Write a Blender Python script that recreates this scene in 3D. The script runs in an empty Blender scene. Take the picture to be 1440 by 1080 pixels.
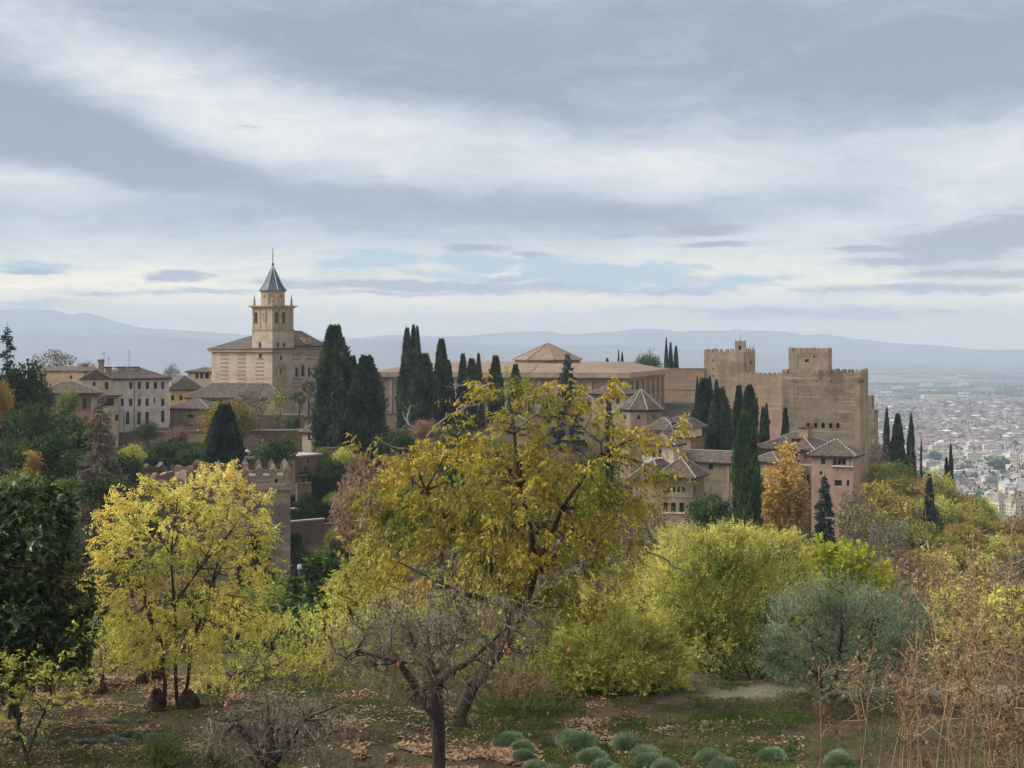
import bpy, math, random
import numpy as np
from mathutils import Vector, Matrix

# ------------------------------------------------------------------ camera, world, sun, exposure
SC = bpy.context.scene
COL = SC.collection
F, HY = 2160.0, 490.0            # focal length and horizon row of the photograph, in its pixels
R = math.radians

cam_d = bpy.data.cameras.new("camera")
cam = bpy.data.objects.new("camera", cam_d); COL.objects.link(cam)
cam.location = (0, 0, 0); cam.rotation_euler = (R(90), 0, 0)
cam_d.sensor_width = 36; cam_d.lens = 36 * F / 1440.0
cam_d.shift_y = (HY - 540) / 1440.0
cam_d.clip_start = 0.3; cam_d.clip_end = 120000
SC.camera = cam
SC.view_settings.view_transform = 'Standard'
try: SC.view_settings.look = 'None'
except Exception: pass
SC.view_settings.exposure = 0.15
SC.view_settings.gamma = 1.0
SC.cycles.use_denoising = True
SC.cycles.max_bounces = 6
SC.cycles.diffuse_bounces = 2
SC.cycles.transmission_bounces = 3
SC.cycles.volume_bounces = 0

SUN_AZ, SUN_EL = R(-84), R(38)
sun_d = bpy.data.lights.new("sun", 'SUN')
sun_d.energy = 1.5; sun_d.angle = R(12); sun_d.color = (1.0, 0.90, 0.74)
sun = bpy.data.objects.new("sun", sun_d); COL.objects.link(sun)
sv = Vector((math.sin(SUN_AZ) * math.cos(SUN_EL), math.cos(SUN_AZ) * math.cos(SUN_EL), math.sin(SUN_EL)))
sun.rotation_euler = sv.to_track_quat('Z', 'Y').to_euler()

def S(r, g, b, a=1.0):
    f = lambda c: (c / 255 / 12.92) if c / 255 <= 0.04045 else ((c / 255 + 0.055) / 1.055) ** 2.4
    return (f(r), f(g), f(b), a)

class NT:
    """short way to write node trees"""
    def __init__(s, nt): s.nt = nt
    def n(s, t, **kw):
        o = s.nt.nodes.new(t)
        ins = kw.pop('i', {})
        for k, v in kw.items(): setattr(o, k, v)
        for k, v in ins.items():
            if isinstance(v, bpy.types.NodeSocket): s.nt.links.new(v, o.inputs[k])
            else: o.inputs[k].default_value = v
        return o
    def m(s, op, a, b=0.0, c=None, clamp=False):
        d = {0: a, 1: b}
        if c is not None: d[2] = c
        return s.n('ShaderNodeMath', operation=op, use_clamp=clamp, i=d).outputs[0]
    def vm(s, op, a, b):
        return s.n('ShaderNodeVectorMath', operation=op, i={0: a, 1: b}).outputs[0]
    def ramp(s, fac, stops, interp='LINEAR'):
        o = s.n('ShaderNodeValToRGB', i={0: fac})
        e = o.color_ramp; e.interpolation = interp
        while len(e.elements) < len(stops): e.elements.new(0.5)
        for k, (p, c) in enumerate(stops):
            e.elements[k].position = p; e.elements[k].color = c if len(c) == 4 else (*c, 1)
        return o.outputs[0]
    def mix(s, fac, a, b, blend='MIX'):
        o = s.n('ShaderNodeMix', data_type='RGBA', blend_type=blend)
        for k, v in ((0, fac), (6, a), (7, b)):
            if isinstance(v, bpy.types.NodeSocket): s.nt.links.new(v, o.inputs[k])
            else: o.inputs[k].default_value = v
        return o.outputs[2]
    def mr(s, v, a, b, c=0.0, d=1.0, smooth=True):
        return s.n('ShaderNodeMapRange', interpolation_type='SMOOTHSTEP' if smooth else 'LINEAR', clamp=True,
                   i={0: v, 1: a, 2: b, 3: c, 4: d}).outputs[0]

# sky: physical blue sky behind an overcast deck; the deck's bands and gaps are placed by azimuth and elevation
world = bpy.data.worlds.new("World"); SC.world = world; world.use_nodes = True
def make_sky():
    W = NT(world.node_tree); world.node_tree.nodes.clear()
    tc = W.n('ShaderNodeTexCoord')
    sep = W.n('ShaderNodeSeparateXYZ', i={0: tc.outputs['Generated']})
    az = W.m('ARCTAN2', sep.outputs[0], sep.outputs[1]); el = W.m('ARCSINE', sep.outputs[2])
    u = W.m('MULTIPLY', az, 21.6); v = W.m('MULTIPLY', el, 21.6)
    uv = W.n('ShaderNodeCombineXYZ', i={0: u, 1: v}).outputs[0]
    wn = W.n('ShaderNodeTexNoise', i={'Vector': W.vm('MULTIPLY', uv, (0.32, 0.75, 1)), 'Scale': 1.0, 'Detail': 8.0, 'Roughness': 0.58})
    warp = W.vm('MULTIPLY', W.vm('SUBTRACT', wn.outputs['Color'], (0.5, 0.5, 0.5)), (2.0, 0.95, 0))
    uw = W.vm('ADD', uv, warp)
    def blob(px, py, rx, ry, ang=0, src=None):
        a = math.atan((px - 720) / F); e = math.atan((HY - py) / F * math.cos(a))
        mp = W.n('ShaderNodeMapping', vector_type='TEXTURE',
                 i={'Vector': src or uw, 'Location': (a * 21.6, e * 21.6, 0), 'Rotation': (0, 0, R(ang)), 'Scale': (rx / 100, ry / 100, 1)})
        return W.n('ShaderNodeTexGradient', gradient_type='SPHERICAL', i={0: mp.outputs[0]}).outputs[1]
    def smooth(x): return W.m('MULTIPLY', W.m('MULTIPLY', x, x), W.m('SUBTRACT', 3.0, W.m('MULTIPLY', x, 2.0)))
    acc = None
    # (px, py, rx, ry, tilt, amount): light and dark bodies of the deck
    for px, py, rx, ry, an, k in SKY_BLOBS:
        t = W.m('MULTIPLY', smooth(blob(px, py, rx, ry, an)), k * (1.25 if k < 0 else 1.0))
        acc = t if acc is None else W.m('ADD', acc, t)
    st = W.n('ShaderNodeTexNoise', i={'Vector': W.vm('MULTIPLY', uw, (0.35, 1.25, 1)), 'Scale': 1.3, 'Detail': 10.0, 'Roughness': 0.6})
    fine = W.n('ShaderNodeTexNoise', i={'Vector': W.vm('MULTIPLY', uv, (0.5, 3.2, 1)), 'Scale': 2.0, 'Detail': 10.0, 'Roughness': 0.66})
    b = W.m('ADD', acc, W.m('MULTIPLY', W.m('SUBTRACT', st.outputs[0], 0.5), 0.8))
    b = W.m('ADD', b, W.m('MULTIPLY', W.m('SUBTRACT', fine.outputs[0], 0.5), 0.34))
    ban = W.n('ShaderNodeTexNoise', i={'Vector': W.vm('MULTIPLY', uw, (0.45, 5.5, 1)), 'Scale': 1.4, 'Detail': 8.0, 'Roughness': 0.6})   # far cloud sheets seen edge-on
    b = W.m('ADD', b, W.m('MULTIPLY', W.m('MULTIPLY', W.m('SUBTRACT', ban.outputs[0], 0.5), W.mr(v, 1.0, 2.0, 1.3, 0.0)), 1.0))
    wsp = W.n('ShaderNodeTexNoise', i={'Vector': W.vm('ADD', W.vm('MULTIPLY', uw, (0.7, 1.5, 1)), W.vm('MULTIPLY', wn.outputs['Color'], (1.6, 1.6, 0))), 'Scale': 2.6, 'Detail': 10.0, 'Roughness': 0.62})
    b = W.m('ADD', b, W.m('MULTIPLY', W.m('SUBTRACT', wsp.outputs[0], 0.5), 0.42))
    b = W.m('ADD', b, W.mr(v, 1.3, 4.2, 0.58, 0.20))
    deck = W.ramp(b, [(0.0, S(138, 150, 172)), (0.25, S(158, 169, 188)), (0.5, S(188, 197, 209)), (0.75, S(209, 214, 221)), (1.0, S(231, 232, 232))])
    warm = W.ramp(b, [(0.0, S(174, 180, 194)), (0.3, S(198, 201, 206)), (0.6, S(224, 220, 214)), (0.85, S(240, 231, 214)), (1.0, S(250, 240, 220))])
    lowmask = W.mr(v, 0.55, 1.75, 1.0, 0.0)
    cloud = W.mix(lowmask, deck, warm)
    low = W.mr(v, 0.1, 1.7, LOW_SKY, 1.0)            # bright warm strip under the far edge of the deck
    cloud = W.mix(1.0, cloud, W.n('ShaderNodeCombineXYZ', i={0: low, 1: W.m('POWER', low, 0.86), 2: W.m('POWER', low, 0.38)}).outputs[0], 'MULTIPLY')
    gap = None
    for px, py, rx, ry, an, k in SKY_GAPS:
        t = W.m('MULTIPLY', blob(px, py, rx, ry, an), k)
        gap = t if gap is None else W.m('MAXIMUM', gap, t)
    gap = W.mr(W.m('ADD', gap, W.m('MULTIPLY', W.m('ADD', W.m('SUBTRACT', fine.outputs[0], 0.5), W.m('SUBTRACT', ban.outputs[0], 0.5)), 1.1)), 0.25, 0.68)
    # thin slate streaks lying in front of the deck
    wn2 = W.n('ShaderNodeTexNoise', i={'Vector': W.vm('MULTIPLY', uv, (0.9, 2.5, 1)), 'Scale': 1.6, 'Detail': 10.0, 'Roughness': 0.68})
    uw2 = W.vm('ADD', uv, W.vm('MULTIPLY', W.vm('SUBTRACT', wn2.outputs['Color'], (0.5, 0.5, 0.5)), (1.3, 0.26, 0)))
    dk = None
    for px, py, rx, ry, an, k in SKY_STREAKS:
        t = W.m('MULTIPLY', blob(px, py, rx, ry, an, uw2), k)
        dk = t if dk is None else W.m('MAXIMUM', dk, t)
    dkm = W.mr(W.m('ADD', dk, W.m('MULTIPLY', W.m('ADD', W.m('SUBTRACT', fine.outputs[0], 0.5), W.m('MULTIPLY', W.m('SUBTRACT', ban.outputs[0], 0.5), 0.7)), 1.1)), 0.08, 0.6)
    sky = W.n('ShaderNodeTexSky', sky_type='NISHITA', sun_disc=False, sun_elevation=SUN_EL, sun_rotation=SUN_AZ, altitude=800.0,
              air_density=1.0, dust_density=1.5)
    ten = lambda c, k: W.mix(1.0, c, (k, k, k, 1), 'MULTIPLY')
    blue = W.n('ShaderNodeRGB'); blue.outputs[0].default_value = S(172, 214, 236)
    slate = W.n('ShaderNodeRGB'); slate.outputs[0].default_value = S(138, 146, 166)
    col = W.mix(gap, ten(cloud, 10.0), W.mix(0.5, sky.outputs[0], ten(blue.outputs[0], 10.0)))
    col = W.mix(W.m('MULTIPLY', dkm, 0.9), col, ten(slate.outputs[0], 10.0))
    boost = W.mr(el, R(16), R(60), 1.0, SKY_TOP)      # unseen upper sky raised to light the scene; overcast is brightest overhead
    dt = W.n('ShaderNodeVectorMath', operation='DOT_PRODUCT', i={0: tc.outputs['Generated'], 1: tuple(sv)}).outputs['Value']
    glow = W.m('MULTIPLY', W.mr(dt, 0.35, 1.0, 0.0, SUN_GLOW), W.mr(el, R(14), R(24)))   # glow added to the unseen sky round the sun, for directional light
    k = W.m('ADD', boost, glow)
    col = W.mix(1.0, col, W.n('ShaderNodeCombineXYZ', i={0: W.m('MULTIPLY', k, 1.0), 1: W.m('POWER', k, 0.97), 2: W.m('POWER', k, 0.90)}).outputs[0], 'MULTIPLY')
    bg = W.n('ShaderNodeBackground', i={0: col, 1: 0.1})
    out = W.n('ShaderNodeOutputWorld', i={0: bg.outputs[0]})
LOW_SKY = 2.7
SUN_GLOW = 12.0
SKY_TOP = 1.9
SKY_BLOBS = [(330, 165, 420, 120, -14, 0.62), (700, 215, 500, 85, -9, 0.38), (110, 50, 330, 80, -16, 0.30), (20, 258, 230, 42, -8, 0.45),
             (980, 225, 330, 85, 4, 0.36), (1390, 220, 260, 110, 0, 0.42), (1200, 320, 420, 70, 2, 0.32), (330, 350, 500, 40, 0, 0.10),
             (90, 175, 300, 85, -14, -0.40), (330, 255, 480, 70, -12, -0.46), (760, 290, 420, 58, -5, -0.42), (1050, 292, 330, 36, 0, -0.30),
             (640, 90, 480, 110, -12, -0.20), (1330, 90, 420, 110, 4, -0.26), (1000, 40, 700, 90, 0, -0.08), (250, 310, 460, 42, -4, -0.16),
             (820, 375, 520, 26, 0, 0.22), (120, 395, 420, 40, 0, 0.28), (600, 425, 420, 22, 0, 0.12), (1150, 425, 460, 26, 0, -0.22), (1350, 360, 260, 60, 0, -0.18)]
SKY_GAPS = [(520, 374, 130, 24, 0, 1.0), (665, 371, 130, 20, 0, 1.0), (860, 388, 250, 30, -2, 1.1), (1010, 396, 200, 18, 0, 0.9), (60, 372, 200, 14, 0, 0.7), (640, 388, 300, 14, 0, .8), (300, 402, 160, 12, 0, 0.6)]
SKY_STREAKS = [(250, 388, 75, 12, 2, 1.0), (600, 402, 330, 12, -1, 1.0), (60, 384, 70, 6, 0, 0.9), (668, 349, 55, 9, 0, 0.9), (1380, 335, 190, 42, 8, 1.0),
               (1300, 362, 160, 14, 3, 0.9), (1400, 385, 190, 14, 0, .8), (975, 325, 110, 14, 0, 0.7), (740, 357, 60, 6, 0, .7), (1170, 440, 340, 16, 0, 0.6), (1230, 350, 110, 7, 0, .8), (1010, 344, 90, 6, 0, .8), (1180, 409, 120, 8, 0, .6), (900, 410, 200, 7, 0, .6), (1330, 405, 200, 10, 0, .8), (1400, 345, 120, 10, 10, 1), (1420, 322, 120, 9, 0, 1), (1050, 436, 260, 9, 0, .7), (560, 412, 200, 8, 0, .6), (150, 412, 140, 8, 0, .6), (880, 330, 90, 9, 3, .5), (400, 395, 120, 9, 0, .7), (60, 430, 160, 16, 0, .5)]
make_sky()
world.cycles.sampling_method = 'MANUAL'; world.cycles.sample_map_resolution = 512

# ------------------------------------------------------------------ helpers
def P(px, py, Y): return Vector(((px - 720) / F * Y, Y, (HY - py) / F * Y))
def WX(px, Y): return (px - 720) / F * Y
def WZ(py, Y): return (HY - py) / F * Y

def tag(o, label=None, cat=None, group=None, kind=None):
    for k, v in (('label', label), ('category', cat), ('group', group), ('kind', kind)):
        if v: o[k] = v
    return o
def thing(name, label, cat, loc=(0, 0, 0), rz=0.0, group=None):
    o = bpy.data.objects.new(name, None); COL.objects.link(o)
    o.location = loc; o.rotation_euler = (0, 0, rz); o.empty_display_size = 0.5
    return tag(o, label, cat, group)
def link(name, me, parent=None, mat=None):
    if mat is not None and not me.materials: me.materials.append(mat)
    o = bpy.data.objects.new(name, me); COL.objects.link(o)
    if parent is not None: o.parent = parent
    return o
def kids(o): return [c for c in bpy.data.objects if c.parent == o]
CHILD = {}
def copy_thing(root, loc, rz=0.0, scale=(1, 1, 1), label=None, group=None, children=None):
    r = root.copy(); COL.objects.link(r); r.location = loc; r.rotation_euler = (0, 0, rz); r.scale = scale
    if label: r['label'] = label
    if group: r['group'] = group
    if root.name not in CHILD: CHILD[root.name] = [(c, kids(c)) for c in kids(root)]
    for c, gs in CHILD[root.name]:
        d = c.copy(); COL.objects.link(d); d.parent = r
        for g in gs:
            h = g.copy(); COL.objects.link(h); h.parent = d
    return r

class MB:
    def __init__(s): s.v, s.f = [], []
    def poly(s, pts):
        n = len(s.v); s.v += [tuple(p) for p in pts]; s.f.append(tuple(range(n, n + len(pts)))); return s
    def box(s, x0, x1, y0, y1, z0, z1):
        n = len(s.v)
        s.v += [(x0, y0, z0), (x1, y0, z0), (x1, y1, z0), (x0, y1, z0), (x0, y0, z1), (x1, y0, z1), (x1, y1, z1), (x0, y1, z1)]
        s.f += [tuple(n + k for k in q) for q in ((0, 3, 2, 1), (4, 5, 6, 7), (0, 1, 5, 4), (1, 2, 6, 5), (2, 3, 7, 6), (3, 0, 4, 7))]
        return s
    def loft(s, rings, cap=True):
        """rings: lists of equal length of points, from bottom to top"""
        n = len(s.v); k = len(rings[0])
        for r in rings: s.v += [tuple(p) for p in r]
        for a in range(len(rings) - 1):
            for j in range(k):
                q = (j + 1) % k
                s.f.append((n + a * k + j, n + a * k + q, n + (a + 1) * k + q, n + (a + 1) * k + j))
        if cap:
            s.f.append(tuple(n + j for j in reversed(range(k)))); s.f.append(tuple(n + (len(rings) - 1) * k + j for j in range(k)))
        return s
    def lathe(s, prof, cx=0, cy=0, seg=12, rot=0.0):
        return s.loft([[(cx + r * math.cos(rot + 2 * math.pi * j / seg), cy + r * math.sin(rot + 2 * math.pi * j / seg), z) for j in range(seg)] for r, z in prof])
    def tube(s, pts, r, seg=6):
        pts = [Vector(p) for p in pts]; rings = []
        rs = r if isinstance(r, (list, tuple)) else [r] * len(pts)
        for i, p in enumerate(pts):
            d = (pts[min(i + 1, len(pts) - 1)] - pts[max(i - 1, 0)]).normalized()
            a = d.orthogonal().normalized() if i == 0 else (a - d * a.dot(d)).normalized()
            b = d.cross(a)
            rings.append([p + (a * math.cos(2 * math.pi * j / seg) + b * math.sin(2 * math.pi * j / seg)) * rs[i] for j in range(seg)])
        return s.loft(rings)
    def build(s, name, mat, parent=None, smooth=False):
        me = bpy.data.meshes.new(name); me.from_pydata(s.v, [], s.f); me.update()
        if smooth: me.polygons.foreach_set('use_smooth', [True] * len(me.polygons))
        return link(name, me, parent, mat)

def np_mesh(name, V, Q, mat=None, smooth=False):
    """V (n,3), Q (m,k) faces of one size"""
    me = bpy.data.meshes.new(name); V = np.asarray(V, np.float32); Q = np.asarray(Q, np.int32)
    k = Q.shape[1]
    me.vertices.add(len(V)); me.vertices.foreach_set('co', V.ravel())
    me.loops.add(Q.size); me.loops.foreach_set('vertex_index', Q.ravel())
    me.polygons.add(len(Q)); me.polygons.foreach_set('loop_start', np.arange(0, Q.size, k, dtype=np.int32))
    me.polygons.foreach_set('loop_total', np.full(len(Q), k, np.int32))
    if smooth: me.polygons.foreach_set('use_smooth', np.ones(len(Q), bool))
    me.update(calc_edges=True)
    if mat is not None: me.materials.append(mat)
    return me
def unit(a): return a / np.maximum(np.linalg.norm(a, axis=-1, keepdims=True), 1e-9)

# value noise for shapes
_rs = np.random.RandomState(7); _TAB = _rs.rand(64, 64)
def vnoise(x, y):
    x = np.asarray(x, float); y = np.asarray(y, float)
    xi = np.floor(x).astype(int); yi = np.floor(y).astype(int); fx = x - xi; fy = y - yi
    fx = fx * fx * (3 - 2 * fx); fy = fy * fy * (3 - 2 * fy)
    t = lambda a, b: _TAB[a % 64, b % 64]
    return (t(xi, yi) * (1 - fx) + t(xi + 1, yi) * fx) * (1 - fy) + (t(xi, yi + 1) * (1 - fx) + t(xi + 1, yi + 1) * fx) * fy
def fbm(x, y, o=4):
    s = 0; a = 0.5
    for k in range(o): s = s + a * (vnoise(x * 2 ** k + 17 * k, y * 2 ** k + 31 * k) - 0.5); a *= 0.5
    return s

# ------------------------------------------------------------------ materials
def new_mat(name):
    m = bpy.data.materials.new(name); m.use_nodes = True; m.node_tree.nodes.clear()
    return m, NT(m.node_tree)
def surf(name, cols, scale=0.6, stain=0.0, patch=0.0, rough=0.9, bump=0.25, bscale=6.0, streak=0.0, streak_col=None, detail=6.0, speck=None, metal=0.0, spec=0.25, stretch=(1, 1, 1), coord='Object'):
    """wall, stone, tile and the like: noise between cols; streak = level courses (rammed earth, brick)"""
    m, t = new_mat(name)
    tc = t.n('ShaderNodeTexCoord').outputs[coord]
    tv = t.vm('MULTIPLY', tc, stretch)
    nz = t.n('ShaderNodeTexNoise', i={'Vector': tv, 'Scale': scale, 'Detail': detail, 'Roughness': 0.62})
    n = len(cols); c = t.ramp(nz.outputs[0], [(0.28 + 0.44 * k / max(n - 1, 1), x) for k, x in enumerate(cols)])
    if streak:
        sn = t.n('ShaderNodeTexNoise', i={'Vector': t.vm('MULTIPLY', tc, (0.10, 0.10, 1.4)), 'Scale': 1.0, 'Detail': 5.0, 'Roughness': 0.7})
        c = t.mix(t.mr(sn.outputs[0], 0.5, 0.66, 0.0, streak), c, streak_col or cols[0])
    if patch:
        pn = t.n('ShaderNodeTexNoise', i={'Vector': tc, 'Scale': 0.13, 'Detail': 6.0, 'Roughness': 0.65}); c = t.mix(t.mr(pn.outputs[0], 0.5, 0.6, 0.0, patch), c, cols[-1] if len(cols) > 3 else cols[0])
    if stain:
        dn = t.n('ShaderNodeTexNoise', i={'Vector': t.vm('MULTIPLY', tc, (0.9, 0.9, 0.07)), 'Scale': 1.0, 'Detail': 6.0, 'Roughness': 0.75}); c = t.mix(t.mr(dn.outputs[0], 0.52, 0.7, 0.0, stain), c, t.mix(1.0, c, (0.5, 0.46, 0.43, 1), 'MULTIPLY'))
        vo = t.n('ShaderNodeTexVoronoi', i={'Vector': t.vm('MULTIPLY', tc, (0.55, 0.55, 0.95)), 'Scale': 1.0, 'Randomness': 0.3}); c = t.mix(t.mr(vo.outputs['Distance'], 0.09, 0.05, 0.0, 0.55), c, (0.03, 0.022, 0.018, 1))
    if speck:
        vo = t.n('ShaderNodeTexVoronoi', i={'Vector': tc, 'Scale': speck[0]})
        c = t.mix(t.m('MULTIPLY', t.n('ShaderNodeSeparateXYZ', i={0: vo.outputs['Color']}).outputs[0], speck[2]), c, speck[1])
    b2 = t.n('ShaderNodeTexNoise', i={'Vector': tc, 'Scale': bscale, 'Detail': 4.0})
    bp = t.n('ShaderNodeBump', i={'Strength': bump, 'Distance': 0.3 / bscale * 3, 'Height': b2.outputs[0]})
    p = t.n('ShaderNodeBsdfPrincipled', i={'Base Color': c, 'Roughness': rough, 'Metallic': metal, 'Specular IOR Level': spec, 'Normal': bp.outputs[0]})
    t.n('ShaderNodeOutputMaterial', i={0: p.outputs[0]})
    return m
def leaf(name, cols, trans=0.3, big=0.25, rnd=0.25, gloss=0.0):
    """cols: colours of single leaves, picked per leaf; big = slow drift through the crown; rnd = per tree"""
    m, t = new_mat(name)
    g = t.n('ShaderNodeNewGeometry'); oi = t.n('ShaderNodeObjectInfo')
    tc = t.n('ShaderNodeTexCoord').outputs['Object']
    nz = t.n('ShaderNodeTexNoise', i={'Vector': tc, 'Scale': big, 'Detail': 2.0})
    tone = t.n('ShaderNodeAttribute', attribute_name='tone').outputs['Fac']
    f = t.m('ADD', t.m('ADD', t.m('MULTIPLY', g.outputs['Random Per Island'], 0.34), t.m('MULTIPLY', tone, 0.34)), t.m('MULTIPLY', t.m('SUBTRACT', nz.outputs[0], 0.5), 1.5))
    f = t.m('ADD', f, t.m('MULTIPLY', t.m('SUBTRACT', oi.outputs['Random'], 0.5), rnd), None)
    f = t.m('ADD', f, 0.22, None, True)
    n = len(cols); c = t.ramp(f, [(k / max(n - 1, 1), x) for k, x in enumerate(cols)])
    d = t.n('ShaderNodeBsdfDiffuse', i={0: c}); tr = t.n('ShaderNodeBsdfTranslucent', i={0: c})
    mx = t.n('ShaderNodeMixShader', i={0: trans, 1: d.outputs[0], 2: tr.outputs[0]})
    if gloss:
        gl = t.n('ShaderNodeBsdfGlossy', i={0: (1, 1, 1, 1), 'Roughness': 0.45})
        fr = t.n('ShaderNodeFresnel', i={0: 1.4})
        mx = t.n('ShaderNodeMixShader', i={0: t.m('MULTIPLY', fr.outputs[0], gloss), 1: mx.outputs[0], 2: gl.outputs[0]})
    t.n('ShaderNodeOutputMaterial', i={0: mx.outputs[0]})
    return m

M = {}
M['church'] = surf('pale_plaster', [S(134, 117, 99), S(166, 147, 126), S(180, 162, 142)], 0.35, stain=.25, streak=0.25, streak_col=S(160, 140, 118))
M['church_stone'] = surf('warm_stone', [S(126, 107, 90), S(155, 134, 114), S(170, 150, 129)], 0.5, stain=.3)
M['brick_band'] = surf('brown_brick', [S(122, 96, 78), S(150, 124, 104)], 1.2)
M['white'] = surf('old_whitewash', [S(140, 122, 104), S(190, 172, 152), S(208, 191, 172), S(210, 194, 176)], 0.3, stain=.35, streak=0.12)
M['cream'] = surf('cream_plaster', [S(146, 126, 100), S(178, 158, 130)], 0.4, stain=.3)
M['yellow'] = surf('yellow_plaster', [S(186, 152, 98), S(208, 178, 122)], 0.4)
M['ochre'] = surf('ochre_render', [S(110, 90, 69), S(142, 119, 94), S(157, 134, 108)], 0.4, stain=.35, patch=.4, streak=0.3)
M['earth'] = surf('rammed_earth', [S(95, 79, 63), S(124, 105, 85), S(142, 122, 101), S(103, 86, 70)], 0.28, stain=.9, patch=.85, bump=0.7, streak=0.9, streak_col=S(168, 143, 122), bscale=3.0)
M['earth_red'] = surf('red_rammed_earth', [S(106, 84, 64), S(131, 107, 84), S(146, 123, 99)], 0.25, stain=.4, patch=.4, bump=0.4, streak=0.5, streak_col=S(164, 132, 110), bscale=3.0)
M['earth_pale'] = surf('pale_rammed_earth', [S(110, 93, 74), S(147, 126, 102), S(165, 144, 118)], 0.3, stain=.8, patch=.7, bump=0.5, streak=0.4, streak_col=S(120, 96, 80), bscale=3.0)
M['pink'] = surf('pink_render', [S(138, 106, 88), S(160, 127, 107), S(168, 137, 117)], 0.35, stain=.3, streak=0.2)
M['stone'] = surf('palace_stone', [S(114, 92, 72), S(141, 117, 94), S(154, 130, 106)], 0.5, stain=.3, streak=0.3, streak_col=S(128, 104, 84))
M['dark_brick'] = surf('dark_brickwork', [S(80, 62, 48), S(110, 87, 68), S(126, 103, 82)], 0.6, streak=0.4, streak_col=S(140, 112, 92))
M['tile'] = surf('grey_brown_roof_tile', [S(56, 45, 36), S(86, 70, 57), S(114, 96, 78)], 1.6, bump=0.9, bscale=5.0, speck=(3.0, S(48, 39, 32), 0.6))
M['tile_tan'] = surf('tan_roof_tile', [S(96, 77, 60), S(122, 100, 80), S(135, 114, 93)], 0.9, bump=0.6, bscale=5.0, speck=(2.0, S(110, 84, 64), 0.4))
M['ridge'] = surf('pale_ridge_mortar', [S(126, 116, 104), S(164, 154, 142)], 2.0)
M['eave'] = surf('dark_eave_wood', [S(52, 40, 34), S(74, 58, 48)], 1.0)
M['slate'] = surf('blue_slate', [S(42, 48, 58), S(62, 70, 82)], 1.5, rough=0.55, spec=0.4)
M['lead'] = surf('pale_lead', [S(150, 156, 166), S(176, 180, 188)], 1.5, rough=0.6)
M['iron'] = surf('dark_iron', [S(40, 38, 38), S(62, 58, 56)], 2.0, rough=0.6, metal=0.5)
M['wood'] = surf('brown_shutter_wood', [S(58, 40, 34), S(86, 62, 52)], 2.0)
M['pale_wood'] = surf('pale_column', [S(180, 170, 156), S(206, 198, 186)], 2.0)
M['glass'] = surf('dark_window_glass', [S(26, 26, 30), S(40, 40, 46)], 0.8, rough=0.25, spec=0.4, bump=0.0)
M['soil'] = surf('terrace_wall', [S(84, 66, 54), S(112, 88, 72), S(126, 102, 84)], 0.5, bump=0.6)
M['paving'] = surf('pale_paving', [S(130, 120, 108), S(160, 150, 136)], 0.8)
M['bark'] = surf('dark_bark', [S(44, 36, 30), S(72, 60, 50), S(92, 80, 70)], 4.0, bump=0.9, bscale=14.0, stretch=(1, 1, 0.25))
M['bark_pale'] = surf('pale_bark', [S(96, 86, 76), S(132, 120, 108), S(160, 150, 138)], 4.0, bump=0.7, bscale=14.0, stretch=(1, 1, 0.3))
M['twig'] = surf('grey_twig', [S(80, 68, 56), S(118, 103, 87), S(168, 154, 136)], 3.0, bump=0.3)
M['stalk'] = surf('dry_stalk', [S(104, 76, 54), S(146, 114, 82), S(178, 148, 112)], 3.0, bump=0.2)

L = {}
L['cypress'] = leaf('cypress_foliage', [S(20, 28, 24), S(40, 52, 42), S(66, 80, 58), S(104, 114, 78)], 0.1, 0.3)
L['cypress_green'] = leaf('green_cypress_foliage', [S(30, 44, 28), S(60, 80, 44), S(104, 122, 66)], 0.1, 0.3)  # brighter green than the other cypress foliage
L['fir'] = leaf('fir_foliage', [S(30, 42, 36), S(46, 60, 50), S(64, 78, 64)], 0.1, 0.3)
L['evergreen'] = leaf('evergreen_foliage', [S(26, 38, 22), S(46, 60, 34), S(76, 90, 48), S(118, 126, 64)], 0.12, 0.2)
L['green'] = leaf('green_foliage', [S(54, 66, 34), S(92, 104, 48), S(134, 138, 62), S(164, 156, 74)], 0.18, 0.2)
L['olive_green'] = leaf('olive_green_foliage', [S(66, 70, 38), S(108, 108, 52), S(148, 138, 64), S(180, 158, 76)], 0.18, 0.16, 0.5)
L['ochre'] = leaf('ochre_foliage', [S(86, 78, 44), S(140, 120, 58), S(186, 156, 78)], 0.18, 0.2, 0.4)
L['gold'] = leaf('golden_foliage', [S(140, 108, 54), S(186, 148, 74), S(214, 180, 100)], 0.25, 0.25)
L['rust'] = leaf('rusty_foliage', [S(110, 84, 68), S(140, 110, 88), S(160, 130, 104)], 0.3, 0.25)
L['greybrown'] = leaf('grey_brown_twiggery', [S(92, 82, 70), S(118, 106, 90), S(138, 126, 106)], 0.2, 0.25)
L['yellow'] = leaf('yellow_leaves', [S(112, 126, 56), S(168, 168, 78), S(218, 202, 102), S(232, 202, 104)], 0.3, 0.35)
L['yellowgreen'] = leaf('yellow_green_leaves', [S(88, 98, 48), S(154, 152, 74), S(206, 194, 100), S(234, 212, 122)], 0.25, 0.4)
L['limegreen'] = leaf('lime_leaves', [S(112, 136, 50), S(150, 158, 56), S(190, 174, 62), S(186, 146, 62)], 0.4, 0.3)
L['walnut'] = leaf('walnut_leaves', [S(72, 84, 38), S(110, 114, 48), S(152, 140, 58), S(190, 162, 68), S(178, 136, 64)], 0.25, 0.45)
L['loquat'] = leaf('loquat_leaves', [S(30, 42, 24), S(54, 68, 38), S(84, 96, 54), S(124, 130, 84)], 0.15, 0.5, gloss=0.1)
L['olive'] = leaf('olive_leaves', [S(84, 94, 70), S(120, 128, 98), S(152, 158, 128), S(186, 188, 160)], 0.12, 0.5)
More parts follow.
